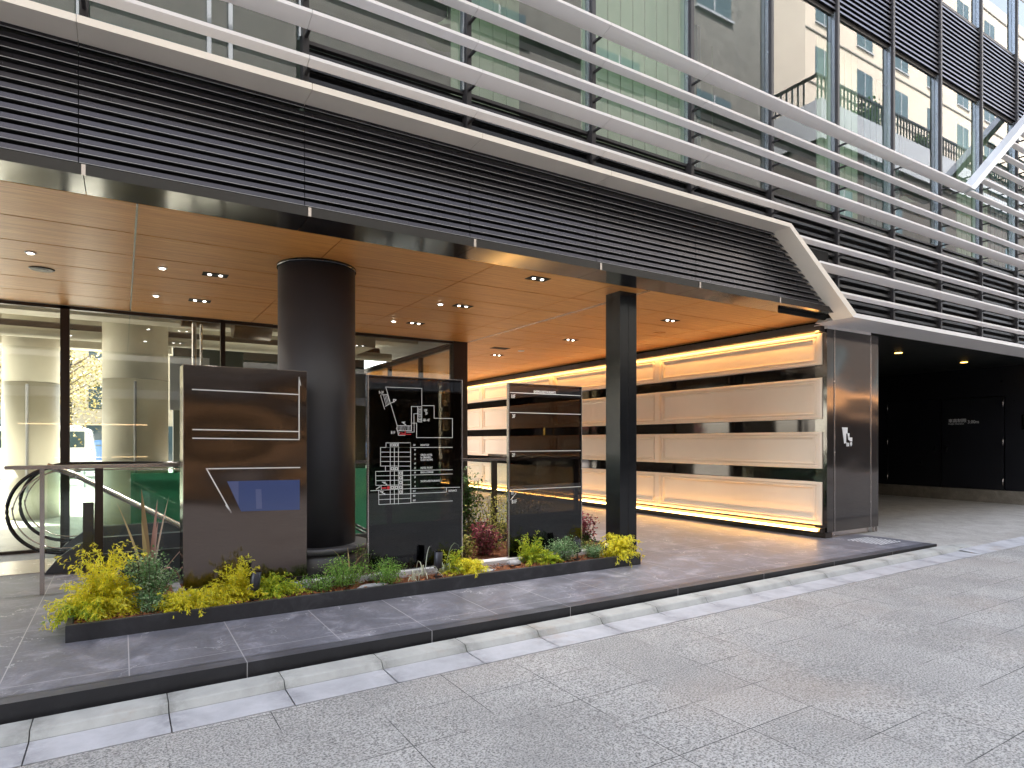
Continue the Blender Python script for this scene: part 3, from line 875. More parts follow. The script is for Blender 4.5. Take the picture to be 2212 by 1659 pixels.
g = MB(); g.tube([(.98, 11.2, 0), (.98, 11.2, 3.9)], .035, 10); g.tube([(1.08, 11.2, 1.2), (1.08, 11.2, 3.9)], .02, 8); g.build('service_pipe', M['steel'], bld)
M['whiteboard'] = plain('grey_white_board', (.45, .46, .5), .5, 0, .05, 2)
for (x0, x1, y, z0, z1) in ((.72, 1.35, 12.6, 2.0, 2.95), (2.0, 3.6, 12.2, 2.1, 2.75)):
    g = MB(); g.box(x0, x1, y, y + .03, z0, z1)
    t = g.build('hanging_board', M['whiteboard'], org=(x0, y, z0))
    tag(t, ('grey white board hanging behind the glass beside the cream column' if x0 < 1 else 'wide grey white board hanging behind the round dark column'), 'board', 'boards hanging behind the shop glazing')
for (x, y, r_, lab) in ((.22, 13.4, .52, 'thick round cream column seen behind the shop glass'), (-1.46, 15.0, .44, 'far round cream column at the left edge behind the glass'), (-6.5, 13.4, .52, None)):
    if lab is None: continue
    t = empty('cream_column', (x, y, 0), lab, 'column', 'cream columns inside the shop')
    g = MB(); g.cyl(x, y, 0, 1.0, r_ + .002, 48); g.build('skirt', M['cream'], t)
    g = MB(); g.cyl(x, y, 1.004, 2.55, r_, 48); g.cyl(x, y, 2.556, 3.95, r_, 48); g.build('shaft', M['cream'], t)
    g = MB(); g.tube([(x - .02, y - r_ - .012, .5), (x - .02, y - r_ - .012, 2.5)], .022, 8); g.build('conduit', M['whiteboard'], t)

# ---------------------------------------------------------------- stairs, escalator, balustrade
st = empty('staircase', (0, 8, 0), 'dark stone stairs going down behind the glass balustrade', 'stairs')
g = MB()
for k in range(18):
    g.box(-.28 + .29 * k, -.28 + .29 * (k + 1), 7.54, 8.42, -3.55, -.02 - .17 * (k + 1))
g.build('steps', M['pave'], st)
g = MB(); g.tube([(-.62, 7.62, 1.21), (-.4, 7.62, 1.12), (3.6, 7.62, -1.35)], .03, 10); g.build('handrail', M['steel'], st)
es_ = empty('escalator', (0, 9.1, 0), 'escalator with black rubber handrail loop descending to the right', 'escalator')
def newel(y, X0=-.57, zc=.69, rr=.48):
    pts = [(3.4, -1.1), (1.9, -.15), (1.3, zc - rr - .1 + .1), (X0 + .35, zc - rr)]
    P = []
    for k in range(0, 25):
        a = -math.pi / 2 - math.pi * k / 24
        P.append((X0 + rr * math.cos(a), zc + rr * math.sin(a)))
    tail = [(X0 + .5, zc + rr), (1.0, zc + rr - .02), (1.5, zc + rr - .14), (4.6, zc + rr - 1.95)]
    path = [(X0 + .3, zc - rr)] + P + tail
    return path
for y in (8.62, 9.66):
    path = newel(y)
    g = MB(); g.tube([(a, y, b_) for a, b_ in path], .02, 10); g.build('handrail', M['blackgloss'], es_)
    g = MB(); g.tube([(a + (.045 if a < 0 else 0), y, b_ - (.045 if b_ > .7 else -.045)) for a, b_ in path], .008, 6); g.build('handrail_guide', M['steel'], es_)
    poly = [(a, b_) for a, b_ in path[1:26]] + [(1.0, 1.12), (1.5, 1.0), (4.5, -.8), (4.5, -1.5), (1.6, .2), (.2, .26)]
    g = MB(); g.prism(poly, 1, y - .005, y + .005); g.build('glass_panel', M['glass_rail'], es_)
# interior strip lights
M['tubelight'] = emit('strip_light', (1, .95, .82), .7)
for (xa, xb, yy) in ((-6, -.9, 10.9), (-.6, 3, 10.9), (-6, -1.9, 12.9), (1.2, 3.0, 13.0)):
    g = MB(); g.box(xa, xb, yy, yy + .06, 3.66, 3.70); g.build('strip_light', M['tubelight'], bld)

M['graphite'] = plain('graphite_cladding', (.07, .07, .085), .45, .3, .08, 2)
for y in (8.5, 9.62):
    g = MB(); g.prism([(-.72, .003), (-.60, .16), (-.42, .30), (-.2, .36), (1.1, .36), (1.5, .2), (5.2, -1.95), (5.2, -2.6), (.7, .0)], 1, y, y + .12)
    g.build('skirt', M['graphite'], es_)
g = MB()
for k in range(14): g.box(.6 + .36 * k, .97 + .36 * k, 8.64, 9.6, -3.4, -.21 * k - .02)
g.build('steps', M['steel'], es_)
g = MB(); g.box(-1.5, .6, 8.64, 9.6, .001, .008); g.build('comb_plate', M['steel'], es_)
g = MB(); g.box(-.36, -.26, 8.28, 8.36, 0, .78); g.box(-.255, -.20, 8.28, 8.34, 0, .77); g.build('sensor_post', M['bronze'], es_)
g = MB(); g.box(.1, 4.6, 9.73, 9.75, -.4, 1.05); g.build('side_screen', M['glass_green'], es_)
M['teal'] = plain('green_glass_backing', (.22, .42, .32), .35, 0, .25, 1.5)
g = MB(); g.box(.1, 4.6, 9.76, 9.80, -.4, 1.02); g.build('side_screen_backing', M['teal'], es_)
ba = empty('glass_balustrade', (2.4, 7.42, 0), 'frameless glass balustrade with a flat steel handrail round the stair opening', 'balustrade')
g = MB(); g.box(-.92, 5.72, 7.39, 7.45, 1.185, 1.22); g.box(5.66, 5.72, 7.45, 10.0, 1.185, 1.22); g.build('handrail', M['steel'], ba)
g = MB()
for x in (-.64,): g.box(x - .018, x + .018, 7.40, 7.44, 0, 1.185)
g.build('post', M['steel'], ba)
for x in (-.19, 1.3, 2.8, 4.3, 5.69):
    g = MB(); g.box(x - .035, x + .035, 7.40, 7.445, 0, 1.185); g.build('post', M['bronze'], ba)
for a, b_ in ((-.15, 1.26), (1.34, 2.76), (2.84, 4.26), (4.34, 5.65), (-.6, -.23)):
    g = MB(); g.box(a, b_, 7.415, 7.427, .05 if a > -.3 else .3, 1.18); g.build('pane', M['glass_rail'], ba)
g = MB(); g.box(5.684, 5.696, 7.46, 9.98, .05, 1.18); g.build('pane', M['glass_rail'], ba)
g = MB(); g.box(-.23, 5.65, 7.46, 7.5, -.1, .33); g.build('kerb_panel', M['graphite'], ba)

# ---------------------------------------------------------------- planter
pt = empty('planter', (2.4, 5.9, 0), 'long low dark stone planter bed with bark mulch under the signs', 'planter')
g = MB()
g.box(-.345, 5.2, 5.535, 5.575, 0, .125)
g.box(-.345, -.305, 5.575, 6.75, 0, .125); g.box(5.16, 5.2, 5.575, 5.745, 0, .125); g.box(5.36, 5.4, 6.02, 7.3, 0, .125)
g.box(5.16, 5.36, 6.02, 6.06, 0, .125)
g.build('stone_edge', M['planter'], pt, bevel=.003)
# mulch surface, uneven
def soil(x0, x1, y0, y1, z, n=70):
    g = MB(); g.smooth = True
    nx = int((x1 - x0) / .06); ny = max(2, int((y1 - y0) / .06))
    for i in range(nx):
        for j in range(ny):
            def h(i_, j_):
                x = x0 + (x1 - x0) * i_ / nx; y = y0 + (y1 - y0) * j_ / ny
                return (x, y, z + .012 * math.sin(x * 7.3 + 2 * math.sin(y * 5)) + .008 * math.sin(y * 21 + x * 13))
            g.face([h(i, j), h(i + 1, j), h(i + 1, j + 1), h(i, j + 1)])
    return g
g = soil(-.304, 5.155, 5.576, 6.0, .095); g.build('mulch_bed', M['mulch'], pt)
g = soil(-.304, .4, 6.0, 6.75, .1); g.build('mulch_bed', M['mulch'], pt)
g = soil(2.45, 5.355, 6.08, 7.33, .11); g.build('mulch_bed', M['mulch'], pt)
M['paleplinth'] = plain('pale_concrete', (.5, .5, .52), .7, 0, .12, 5)
g = MB(); g.box(.42, 2.4, 5.93, 6.09, 0, .15); g.box(2.4, 4.9, 5.93, 6.075, 0, .15); g.build('sign_plinth', M['paleplinth'], pt)
M['chip'] = leafmat('bark_chips', [(.06, .02, .01), (.25, .085, .03), (.38, .15, .06), (.12, .04, .02)], .9, 0)
g = MB()
for _ in range(2600):
    x = random.uniform(-.29, 5.1); y = random.uniform(5.585, 5.93)
    if random.random() < .3: x = random.uniform(2.5, 5.3); y = random.uniform(6.1, 7.3)
    a = random.uniform(0, 6.3); l = random.uniform(.006, .024); w_ = random.uniform(.002, .006); z = .102 + random.uniform(0, .02)
    dx, dy = math.cos(a) * l, math.sin(a) * l; ex_, ey_ = -math.sin(a) * w_, math.cos(a) * w_; t_ = random.uniform(-.008, .008)
    g.face([(x - dx - ex_, y - dy - ey_, z - t_), (x + dx - ex_, y + dy - ey_, z + t_), (x + dx + ex_, y + dy + ey_, z + t_ + .003), (x - dx + ex_, y - dy + ey_, z - t_ + .003)])
tag(g.build('bark_chips', M['chip']), 'loose reddish bark chips on the planter bed', 'mulch', kind='stuff')
# stones
M['rock'] = plain('grey_rock', (.3, .3, .31), .8, 0, .3, 14, .6)
def rock(x, y, z, sx, sy, sz, label, seed):
    rnd = random.Random(seed); g = MB(); g.smooth = True
    n, m_ = 10, 7; P = []
    for j in range(m_ + 1):
        for i in range(n):
            a = 2 * math.pi * i / n; b_ = math.pi * j / m_ - math.pi / 2; k = 1 + rnd.uniform(-.13, .13)
            P.append((x + sx * k * math.cos(a) * math.cos(b_), y + sy * k * math.sin(a) * math.cos(b_), z + sz * (.9 * k) * math.sin(b_)))
    for j in range(m_):
        for i in range(n): g.face([P[j * n + i], P[j * n + (i + 1) % n], P[(j + 1) * n + (i + 1) % n], P[(j + 1) * n + i]])
    tag(g.build('stone', M['rock'], org=(x, y, z)), label, 'stone', 'stones laid in the planter')
rock(3.18, 5.70, .11, .13, .06, .022, 'flat grey stone beside the small golden shrub near the second black sign', 1)
rock(3.62, 6.02 - .2, .13, .085, .05, .04, 'rounded pale stone left of the lime shrub under the third sign', 2)
rock(1.98, 5.66, .11, .14, .055, .02, 'flat grey stone in front of the bright green ground cover', 3)
rock(.50, 5.82, .13, .09, .06, .04, 'pale grey stone between golden shrubs under the steel sign', 4)
rock(.66, 5.74, .12, .07, .05, .03, 'small pale stone in front of the steel sign', 5)
rock(2.1, 5.88, .13, .10, .04, .035, 'pale stone behind the green ground cover left of second sign', 6)

# ---------------------------------------------------------------- plants
def nrm(v):
    v = Vector(v); return v.normalized() if v.length > 1e-6 else Vector((0, 0, 1))
def leafquad(g, p, d, n_, l, w_):
    s_ = nrm(d.cross(n_)) * w_
    g.face([p, p + d * l * .5 + s_, p + d * l, p + d * l * .5 - s_])
def golden(x, y, z, r, h, n, mats, label, cat='shrub', group='golden feathery shrubs in the planter', droop=1.0, seed=0, name='golden_shrub', stalk=None):
    """arching sprays with thread-like tips"""
    rnd = random.Random(seed)
    t = empty(name, (x, y, z), label, cat, group)
    g = MB()
    for i in range(n):
        a = rnd.uniform(0, 2 * math.pi); el = rnd.uniform(.15, 1.45)
        ln = r * rnd.uniform(.55, 1.15) * (1 if el < 1 else h / r)
        d = Vector((math.cos(a) * math.cos(el), math.sin(a) * math.cos(el), math.sin(el) * h / r * .9))
        p = Vector((x + rnd.uniform(-.18, .18) * r, y + rnd.uniform(-.18, .18) * r, z + .01)); pts = [p.copy()]
        k = 7
        for s in range(k):
            d2 = nrm(d) * ln / k * 1.25
            p = p + d2; d.z -= .30 * droop * (s + 1) / k * 1.0
            if p.z < z + .02 and s > 1 and (Vector((p.x - x, p.y - y, 0)).length < r * .75): p.z = z + .02
            pts.append(p.copy())
            if s >= 1:
                for q in range(5):
                    sd_ = nrm((rnd.uniform(-1, 1), rnd.uniform(-1, 1), rnd.uniform(-.8, .6)))
                    dd = nrm(nrm(d) * .9 + sd_ * .8)
                    l = rnd.uniform(.025, .055) * (r / .28) ** .5
                    base = pts[-2].lerp(pts[-1], rnd.random())
                    leafquad(g, base, dd, nrm((rnd.uniform(-1, 1), rnd.uniform(-1, 1), 1)), l, .0042)
                    tip = base + dd * l * .6
                    for q2 in range(2):
                        dd2 = nrm(dd + Vector((rnd.uniform(-1, 1), rnd.uniform(-1, 1), rnd.uniform(-1, .4))) * .8)
                        leafquad(g, tip, dd2, nrm((rnd.uniform(-1, 1), rnd.uniform(-1, 1), 1)), l * .6, .0034)
    g.build('foliage', mats, t)
    g = MB()
    for i in range(7):
        a = rnd.uniform(0, 6.28); g.tube([(x, y, z - .02), (x + .3 * r * math.cos(a), y + .3 * r * math.sin(a), z + .4 * h)], .004, 5)
    g.build('stem', M['bark'], t)
    return t
def leafy(x, y, z, r, h, n, mat, label, group, seed=0, name='green_shrub', leaf=.016, ry=None, trail=0, cat='shrub', zmin=None, stems=16):
    rnd = random.Random(seed); ry = ry or r
    t = empty(name, (x, y, z), label, cat, group)
    g = MB(); st_ = MB()
    for i in range(stems):
        a = rnd.uniform(0, 6.28); rr = rnd.uniform(.1, .8)
        tip = Vector((x + r * rr * math.cos(a), y + ry * rr * math.sin(a), z + h * math.sqrt(max(.05, 1 - rr * rr * .9)) * rnd.uniform(.8, 1.15)))
        b0 = Vector((x + r * .25 * rr * math.cos(a), y + ry * .25 * rr * math.sin(a), z - .02))
        st_.tube([b0, b0.lerp(tip, .5) + Vector((0, 0, .02)), tip], .003, 4)
        m_ = n // stems
        for q in range(m_):
            u = rnd.random() ** .6
            c_ = b0.lerp(tip, u) + Vector((rnd.gauss(0, .16) * r, rnd.gauss(0, .16) * ry, rnd.gauss(0, .09) * h))
            if c_.z < z + .005: c_.z = z + rnd.uniform(.005, .03)
            d = nrm((rnd.uniform(-1, 1), rnd.uniform(-1, 1), rnd.uniform(-.4, .9))); nn = nrm((rnd.uniform(-1, 1), rnd.uniform(-1, 1), 1.2))
            l = leaf * rnd.uniform(.7, 1.5)
            leafquad(g, c_, d, nn, l, l * .32)
    g.build('foliage', mat, t); st_.build('stem', M['bark'], t)
    return t
def blades(x, y, z, specs, mat, label, group, name, cat='plant'):
    t = empty(name, (x, y, z), label, cat, group)
    g = MB()
    for (az, lean, ln, w_, dr) in specs:
        p = Vector((x + .015 * math.cos(az), y + .015 * math.sin(az), z)); d = Vector((math.cos(az) * math.sin(lean), math.sin(az) * math.sin(lean), math.cos(lean)))
        side = Vector((-math.sin(az), math.cos(az), 0)); k = 9; L_, R_, Mi = [], [], []
        for s in range(k + 1):
            u = s / k; ww = w_ * (min(1, .45 + u * 2.2) if u < .4 else max(.02, 1 - ((u - .4) / .6) ** 1.6))
            up = nrm(d.cross(side))
            L_.append(p - side * ww + up * ww * .35); R_.append(p + side * ww + up * ww * .35); Mi.append(p.copy())
            p = p + nrm(d) * ln / k; d.z -= dr * (s + 1) / k
        i0 = len(g.v)
        for s in range(k + 1): g.v += [tuple(L_[s]), tuple(Mi[s]), tuple(R_[s])]
        for s in range(k):
            a = i0 + 3 * s
            g.f += [(a, a + 1, a + 4, a + 3), (a + 1, a + 2, a + 5, a + 4)]; g.m += [0, 0]; g.sm += [True, True]
    g.build('leaf_blades', mat, t)
    return t
GZ = .1
golden(-.13, 5.95, GZ, .27, .42, 230, M['leaf_gold'], 'largest bright golden feathery shrub spilling over the left end of the planter', seed=1, droop=1.15)
golden(-.24, 5.88, GZ, .22, .18, 70, M['leaf_lime'], 'greener feathery shrub trailing over the planter corner at the far left', seed=2, droop=1.4)
golden(.36, 5.70, GZ, .13, .14, 45, M['leaf_gold'], 'small golden shrub in front of the green bush', seed=3, droop=1.2)
golden(.48, 5.72, GZ, .20, .19, 80, M['leaf_gold'], 'golden shrub hanging over the planter rim below the left edge of the steel sign', seed=4, droop=1.3)
golden(.70, 5.78, GZ, .16, .15, 60, M['leaf_gold'], 'low golden shrub under the middle of the steel sign', seed=5)
golden(.84, 5.84, GZ, .19, .26, 90, M['leaf_gold'], 'tall golden shrub just left of a black garden spotlight under the steel sign', seed=6, droop=.8)
golden(1.14, 5.82, GZ, .20, .17, 100, M['leaf_lime'], 'yellow-green shrub right of the black spotlight under the steel sign', seed=7)
golden(3.02, 5.76, GZ, .20, .17, 100, [M['leaf_gold']], 'golden shrub left of the flat stone below the second black sign', seed=8)
golden(2.9, 5.82, GZ, .13, .19, 45, M['leaf_lime'], 'lime shrub behind the golden one below the second black sign', seed=9)
golden(3.86, 5.86, GZ, .17, .24, 75, M['leaf_lime'], 'lime-yellow shrub at the left foot of the third sign', seed=10, droop=.8)
golden(4.02, 5.72, GZ, .13, .13, 50, M['leaf_lime'], 'low lime shrub in front of the third sign', seed=11)
golden(4.97, 5.66, GZ, .22, .25, 120, M['leaf_gold'], 'golden shrub at the foot of the square black post', seed=12, droop=1.2)
leafy(.19, 5.93, GZ, .24, .40, 3800, M['leaf_green'], 'dense dark green bush beside the largest golden shrub', 'green bushes in the planter', 21, leaf=.019, stems=30)
leafy(.20, 5.74, GZ, .18, .15, 1300, M['leaf_green'], 'low green ground cover below the dense green bush', 'green bushes in the planter', 22, 'ground_cover', leaf=.015)
leafy(1.50, 5.76, GZ, .22, .13, 1500, M['leaf_bright'], 'bright green ground cover at the right corner of the steel sign', 'green bushes in the planter', 23, 'ground_cover', .015)
leafy(1.74, 5.82, GZ, .26, .24, 2600, M['leaf_bright'], 'bright green plant in front of the round column', 'green bushes in the planter', 24, 'ground_cover', .016)
leafy(2.16, 5.74, GZ, .26, .20, 2200, M['leaf_bright'], 'bright green ground cover below the left edge of the second sign', 'green bushes in the planter', 25, 'ground_cover', .016)
leafy(2.0, 6.0, GZ, .12, .32, 300, M['leaf_bright'], 'thin climbing green sprig against the left edge of the second sign', 'green bushes in the planter', 26, 'ground_cover', .016)
leafy(4.24, 5.78, GZ, .23, .24, 2400, M['leaf_green'], 'green bush left of the black spotlight under the third sign', 'green bushes in the planter', 27, 'green_shrub', .018)
leafy(4.64, 5.74, GZ, .2, .15, 1500, M['leaf_green'], 'low green cover right of the spotlight under the third sign', 'green bushes in the planter', 28, 'ground_cover', .016)
leafy(4.78, 5.95, GZ, .15, .16, 500, M['leaf_olive'], 'olive green plant beside the globe lamp', 'green bushes in the planter', 29, 'ground_cover', .017)
leafy(3.62, 6.5, GZ, .26, .36, 900, M['leaf_red'], 'dark red leafy shrub between the second and third signs', 'red shrubs behind the signs', 31, 'red_shrub', .036)
leafy(3.25, 6.75, GZ, .22, .48, 500, M['leaf_red'], 'smaller red shrub at the right edge of the second sign', 'red shrubs behind the signs', 32, 'red_shrub', .034)
leafy(5.02, 6.42, GZ, .26, .42, 900, M['leaf_red'], 'dark red shrub between the third sign and the square post', 'red shrubs behind the signs', 33, 'red_shrub', .034)
leafy(4.95, 6.3, GZ, .24, .18, 500, M['leaf_dark'], 'dark green undergrowth below the red shrub by the post', 'green bushes behind the signs', 34, 'green_shrub', .024)
leafy(3.95, 6.85, GZ, .45, .62, 1500, M['leaf_olive'], 'tall olive green shrub between the second and third signs', 'green bushes behind the signs', 35, 'tall_shrub', .026, .3)
leafy(4.55, 7.05, GZ, .5, .75, 1500, M['leaf_olive'], 'tall olive shrub behind the third sign', 'green bushes behind the signs', 36, 'tall_shrub', .03, .22)
leafy(3.75, 7.1, GZ, .4, .85, 1600, M['leaf_dark'], 'tall dark green shrub against the balustrade between the two black signs', 'green bushes behind the signs', 37, 'tall_shrub', .034, .2)
leafy(3.3, 6.35, GZ, .2, .3, 500, M['leaf_olive'], 'low olive shrub beside the right edge of the second sign', 'green bushes behind the signs', 38, 'green_shrub', .03)
blades(.2, 6.3, .18, [(3.5, .28, .8, .03, .05), (2.0, .12, .86, .03, .06), (.3, .18, .8, .024, .02), (.9, .12, .76, .022, .02), (-.2, .62, .74, .022, .12), (.2, .5, .5, .026, 1.1), (3.9, .1, .6, .028, .05), (1.2, .3, .6, .018, .1)],
       M['blade_br'], 'tall bronze sword-leaved plant behind the dense green bush', 'bronze sword-leaved plants', 'flax_plant')
blades(1.86, 5.95, .12, [(3.3, .35, .44, .012, .25), (3.1, .55, .42, .009, .75), (.2, .25, .38, .01, .5), (0, .6, .34, .012, .8), (.1, 1.2, .3, .008, .2), (3.2, 1.0, .3, .006, .1), (1.8, .1, .32, .01, .1)],
       M['blade_br'], 'bronze sword-leaved plant in front of the stone drum of the column', 'bronze sword-leaved plants', 'flax_plant')
def tuft(n, lo, hi, seed, w_=.0045):
    rnd = random.Random(seed)
    return [(rnd.uniform(0, 6.28), rnd.uniform(.15, .9), rnd.uniform(lo, hi), w_, rnd.uniform(.5, 1.2)) for _ in range(n)]
blades(2.56, 5.82, GZ, tuft(14, .18, .34, 3) + [(.3, .12, .34, .006, .25)], M['blade_wh'], 'pale variegated grass tuft left of the spotlight under the second sign', 'pale grass tufts', 'grass_tuft')
blades(2.80, 5.86, GZ, tuft(9, .18, .3, 4) + [(.1, .2, .42, .006, .35)], M['blade_wh'], 'pale variegated grass tuft right of the spotlight under the second sign', 'pale grass tufts', 'grass_tuft')
blades(2.40, 5.70, GZ, tuft(12, .12, .24, 5), M['blade_wh'], 'low pale grass tuft leaning over the planter rim', 'pale grass tufts', 'grass_tuft')
blades(-.1, 6.15, .26, tuft(14, .22, .4, 6), M['blade_wh'], 'pale thin grass rising above the largest golden shrub', 'pale grass tufts', 'grass_tuft')

# garden spotlights
M['lampmetal'] = plain('spotlight_anthracite', (.05, .052, .065), .35, .5, .1, 6)
def garden_spot(x, y, z, lean, az, label, ln=.15, r=.042):
    t = empty('garden_spotlight', (x, y, z), label, 'spotlight', 'garden spotlights in the planter')
    d = Vector((math.cos(az) * math.sin(lean), math.sin(az) * math.sin(lean), math.cos(lean)))
    c_ = Vector((x, y, z + .16)); p0 = c_ - d * ln / 2; p1 = c_ + d * ln / 2
    g = MB(); g.tube([p0, p0.lerp(p1, .02), p0.lerp(p1, .98), p1], r, 20, [r * .94, r, r, r * .94]); g.build('housing', M['lampmetal'], t)
    g = MB(); g.tube([p1, p1 + d * .004], r * .85, 20); g.build('lens', M['blackgloss'], t)
    g = MB(); g.tube([(x, y, z - .03), (x, y, z + .09)], .009, 8); g.box(x - .035, x + .035, y - .035, y + .035, z - .02, z + .008); g.build('stake', M['lampmetal'], t)
garden_spot(.97, 5.74, GZ, .12, 0, 'black cylindrical garden spotlight under the right half of the steel sign')
garden_spot(2.70, 5.78, GZ, .05, 0, 'black cylindrical garden spotlight among pale grass under the second sign', .16)
garden_spot(4.42, 5.74, GZ, .18, 3.4, 'black cylindrical garden spotlight under the third sign', .15)
garden_spot(.02, 6.2, .2, .5, .2, 'dark garden spotlight half hidden behind the largest golden shrub', .16)
M['globe'] = plain('frosted_globe', (.75, .74, .72), .25, 0, .04, 8)
t = empty('globe_lamp', (4.83, 5.72, GZ), 'small silvery globe garden lamp beside the golden shrub at the post', 'garden lamp')
g = MB(); g.smooth = True
P = []
for j in range(13):
    for i in range(20):
        a = 2 * math.pi * i / 20; b_ = math.pi * j / 12 - math.pi / 2; P.append((4.83 + .045 * math.cos(a) * math.cos(b_), 5.72 + .045 * math.sin(a) * math.cos(b_), GZ + .12 + .045 * math.sin(b_)))
for j in range(12):
    for i in range(20): g.face([P[j * 20 + i], P[j * 20 + (i + 1) % 20], P[(j + 1) * 20 + (i + 1) % 20], P[(j + 1) * 20 + i]])
g.build('globe', M['steel'], t)
g = MB(); g.cyl(4.83, 5.72, GZ - .02, GZ + .085, .018, 14, .014); g.build('stem', M['steel'], t)

# ---------------------------------------------------------------- signs
SY = 6.0
def mapper(x0, y0, x1, y1, ztop):
    def f(px, py):
        t_ = (px - CX) / FOC; d = SY / (SA - CA * t_)
        yt = y0 + (y1 - y0) * (px - x0) / (x1 - x0)
        return ((CA + SA * t_) * d, ztop - (py - yt) * d / FOC)
    return f
def line(g, p, q, w_, y, t_=.002):
    a = Vector(p); b_ = Vector(q); d = (b_ - a).normalized(); n_ = Vector((-d.y, d.x)) * w_ / 2; e = d * w_ / 2
    g.prism([tuple(a - e - n_), tuple(b_ + e - n_), tuple(b_ + e + n_), tuple(a - e + n_)], 1, y - t_, y)
ZT = 2.10
SX = [(.073 * 6 + .002, .2442 * 6), (.3409 * 6, .5143 * 6), (.6096 * 6, .7816 * 6)]
# sign 1: steel totem
t = empty('steel_totem_sign', (.95, 6.05, 0), 'tall brushed bronze steel totem sign with white lines and a blue screen', 'sign')
a, b_ = SX[0]
g = MB(); g.prism([(a, 6.0), (b_, 6.0), (b_, 6.12), (a + .35, 6.2), (a - .01, 6.2)], 2, .2, ZT); g.build('body', M['kiosk'], t, bevel=.004)
g = MB(); g.box(a + .03, b_ - .03, 6.03, 6.1, .14, .2); g.build('base', M['black'], t)
f1 = mapper(395, 784, 663, 798, ZT)
def c4(x, y): return (x / 3, 553 + y / 3)
g = MB()
def l1(p, q, w_=.009): line(g, f1(*c4(*p)), f1(*c4(*q)), w_, 5.9985)
l1((1248, 856), (1935, 886)); l1((1250, 1116), (1935, 1126)); l1((1250, 1172), (1938, 1178)); l1((1938, 1178), (1938, 775), .009); l1((1938, 775), (1948, 826), .006)
l1((1338, 1370), (1942, 1359)); l1((1338, 1370), (1496, 1650)); l1((1496, 1650), (1462, 1606), .006)
g.build('line_graphic', M['white'], t)
M['screen'] = plain('blue_screen', (.06, .085, .21), .12, 0, .05, 3)
M['screen2'] = plain('pale_screen_patch', (.11, .13, .26), .12, 0, .05, 3)
g = MB(); g.prism([f1(*c4(*p)) for p in ((1470, 1450), (1562, 1645), (1942, 1632), (1942, 1438))], 1, 5.9965, 5.9985); g.build('screen', M['screen'], t)
g = MB(); g.prism([f1(*c4(*p)) for p in ((1655, 1500), (1660, 1628), (1698, 1626), (1693, 1500))], 1, 5.9945, 5.996)
g.build('screen_patch', M['screen2'], t)
g = MB(); g.prism([f1(*c4(*p)) for p in ((1472, 1453), (1545, 1608), (1545, 1450))], 1, 5.9945, 5.996); g.build('screen_patch', M['screen2'], t)
# signs 2 and 3
def glass_sign(k, label):
    a, b_ = SX[k]
    t = empty('directory_sign', ((a + b_) / 2, 6.03, 0), label, 'sign', 'black glass directory signs in the planter')
    g = MB(); g.box(a + .012, b_ - .012, 6.0, 6.03, .15, ZT - .004); g.build('glass_panel', M['panel_glass'], t)
    g = MB(); g.box(a, a + .011, 5.995, 6.035, .15, ZT - .004); g.box(b_ - .011, b_, 5.995, 6.035, .15, ZT - .004); g.box(a, b_, 5.995, 6.035, ZT - .004, ZT + .001); g.build('frame', M['steel'], t)
    g = MB(); g.box(a, b_, 6.031, 6.034, .15, .62); g.build('back_plate', M['black'], t)
    return t
Y5 = 5.9985
t = glass_sign(1, 'black glass directory sign with a white floor plan and building section drawing')
f2 = mapper(792.9, 805.9, 995.9, 817.1, ZT)
K = .11805
def za(x, y): return f2(768.1 + x * K, 798.8 + y * K)
def zb(x, y): return f2(768.1 + x * K, 921.7 + y * K)
g = MB(); W = .0042
def P2(m_, pts, w_=W):
    for p, q in zip(pts, pts[1:]): line(g, m_(*p), m_(*q), w_, Y5)
P2(za, [(760, 990), (550, 285), (1210, 310), (1210, 625), (1435, 625), (1435, 855), (1770, 860), (1770, 1210), (1115, 1210), (1115, 945), (1025, 945)])
P2(za, [(1210, 645), (1020, 640), (1022, 1085), (760, 1085), (760, 990), (1020, 995)]); P2(za, [(1130, 770), (1065, 775), (1070, 1108), (930, 1110)])
P2(za, [(1135, 650), (1135, 920), (1210, 925), (1210, 640)]); P2(za, [(1135, 740), (1210, 740)]); P2(za, [(1135, 830), (1210, 830)])
for cy in (695, 785, 880):
    P2(za, [(1150, cy - 25), (1195, cy - 25), (1195, cy + 25), (1150, cy + 25), (1150, cy - 25)], .0025); P2(za, [(1165, cy), (1182, cy)], .006)
for x in (790, 815, 840, 865, 900, 940, 965, 990): P2(za, [(x, 1000), (x + 5, 1080)], .0028)
P2(za, [(455, 435), (530, 690)], .004); P2(za, [(540, 640), (640, 585), (575, 420), (470, 430)], .004)
for s in (0, 1, 2, 3): P2(za, [(505 + 26 * s, 430), (560 + 22 * s, 630 - 12 * s)], .003)
P2(za, [(640, 580), (700, 555), (740, 520), (690, 510), (700, 560)], .006); P2(za, [(850, 930), (900, 925), (870, 945), (915, 975)], .007)
P2(za, [(760, 1020), (740, 1045), (765, 1070), (770, 1090)], .003); P2(za, [(765, 1090), (785, 1170), (905, 1170)], .004); P2(za, [(775, 1100), (800, 1120), (785, 1150)], .003)
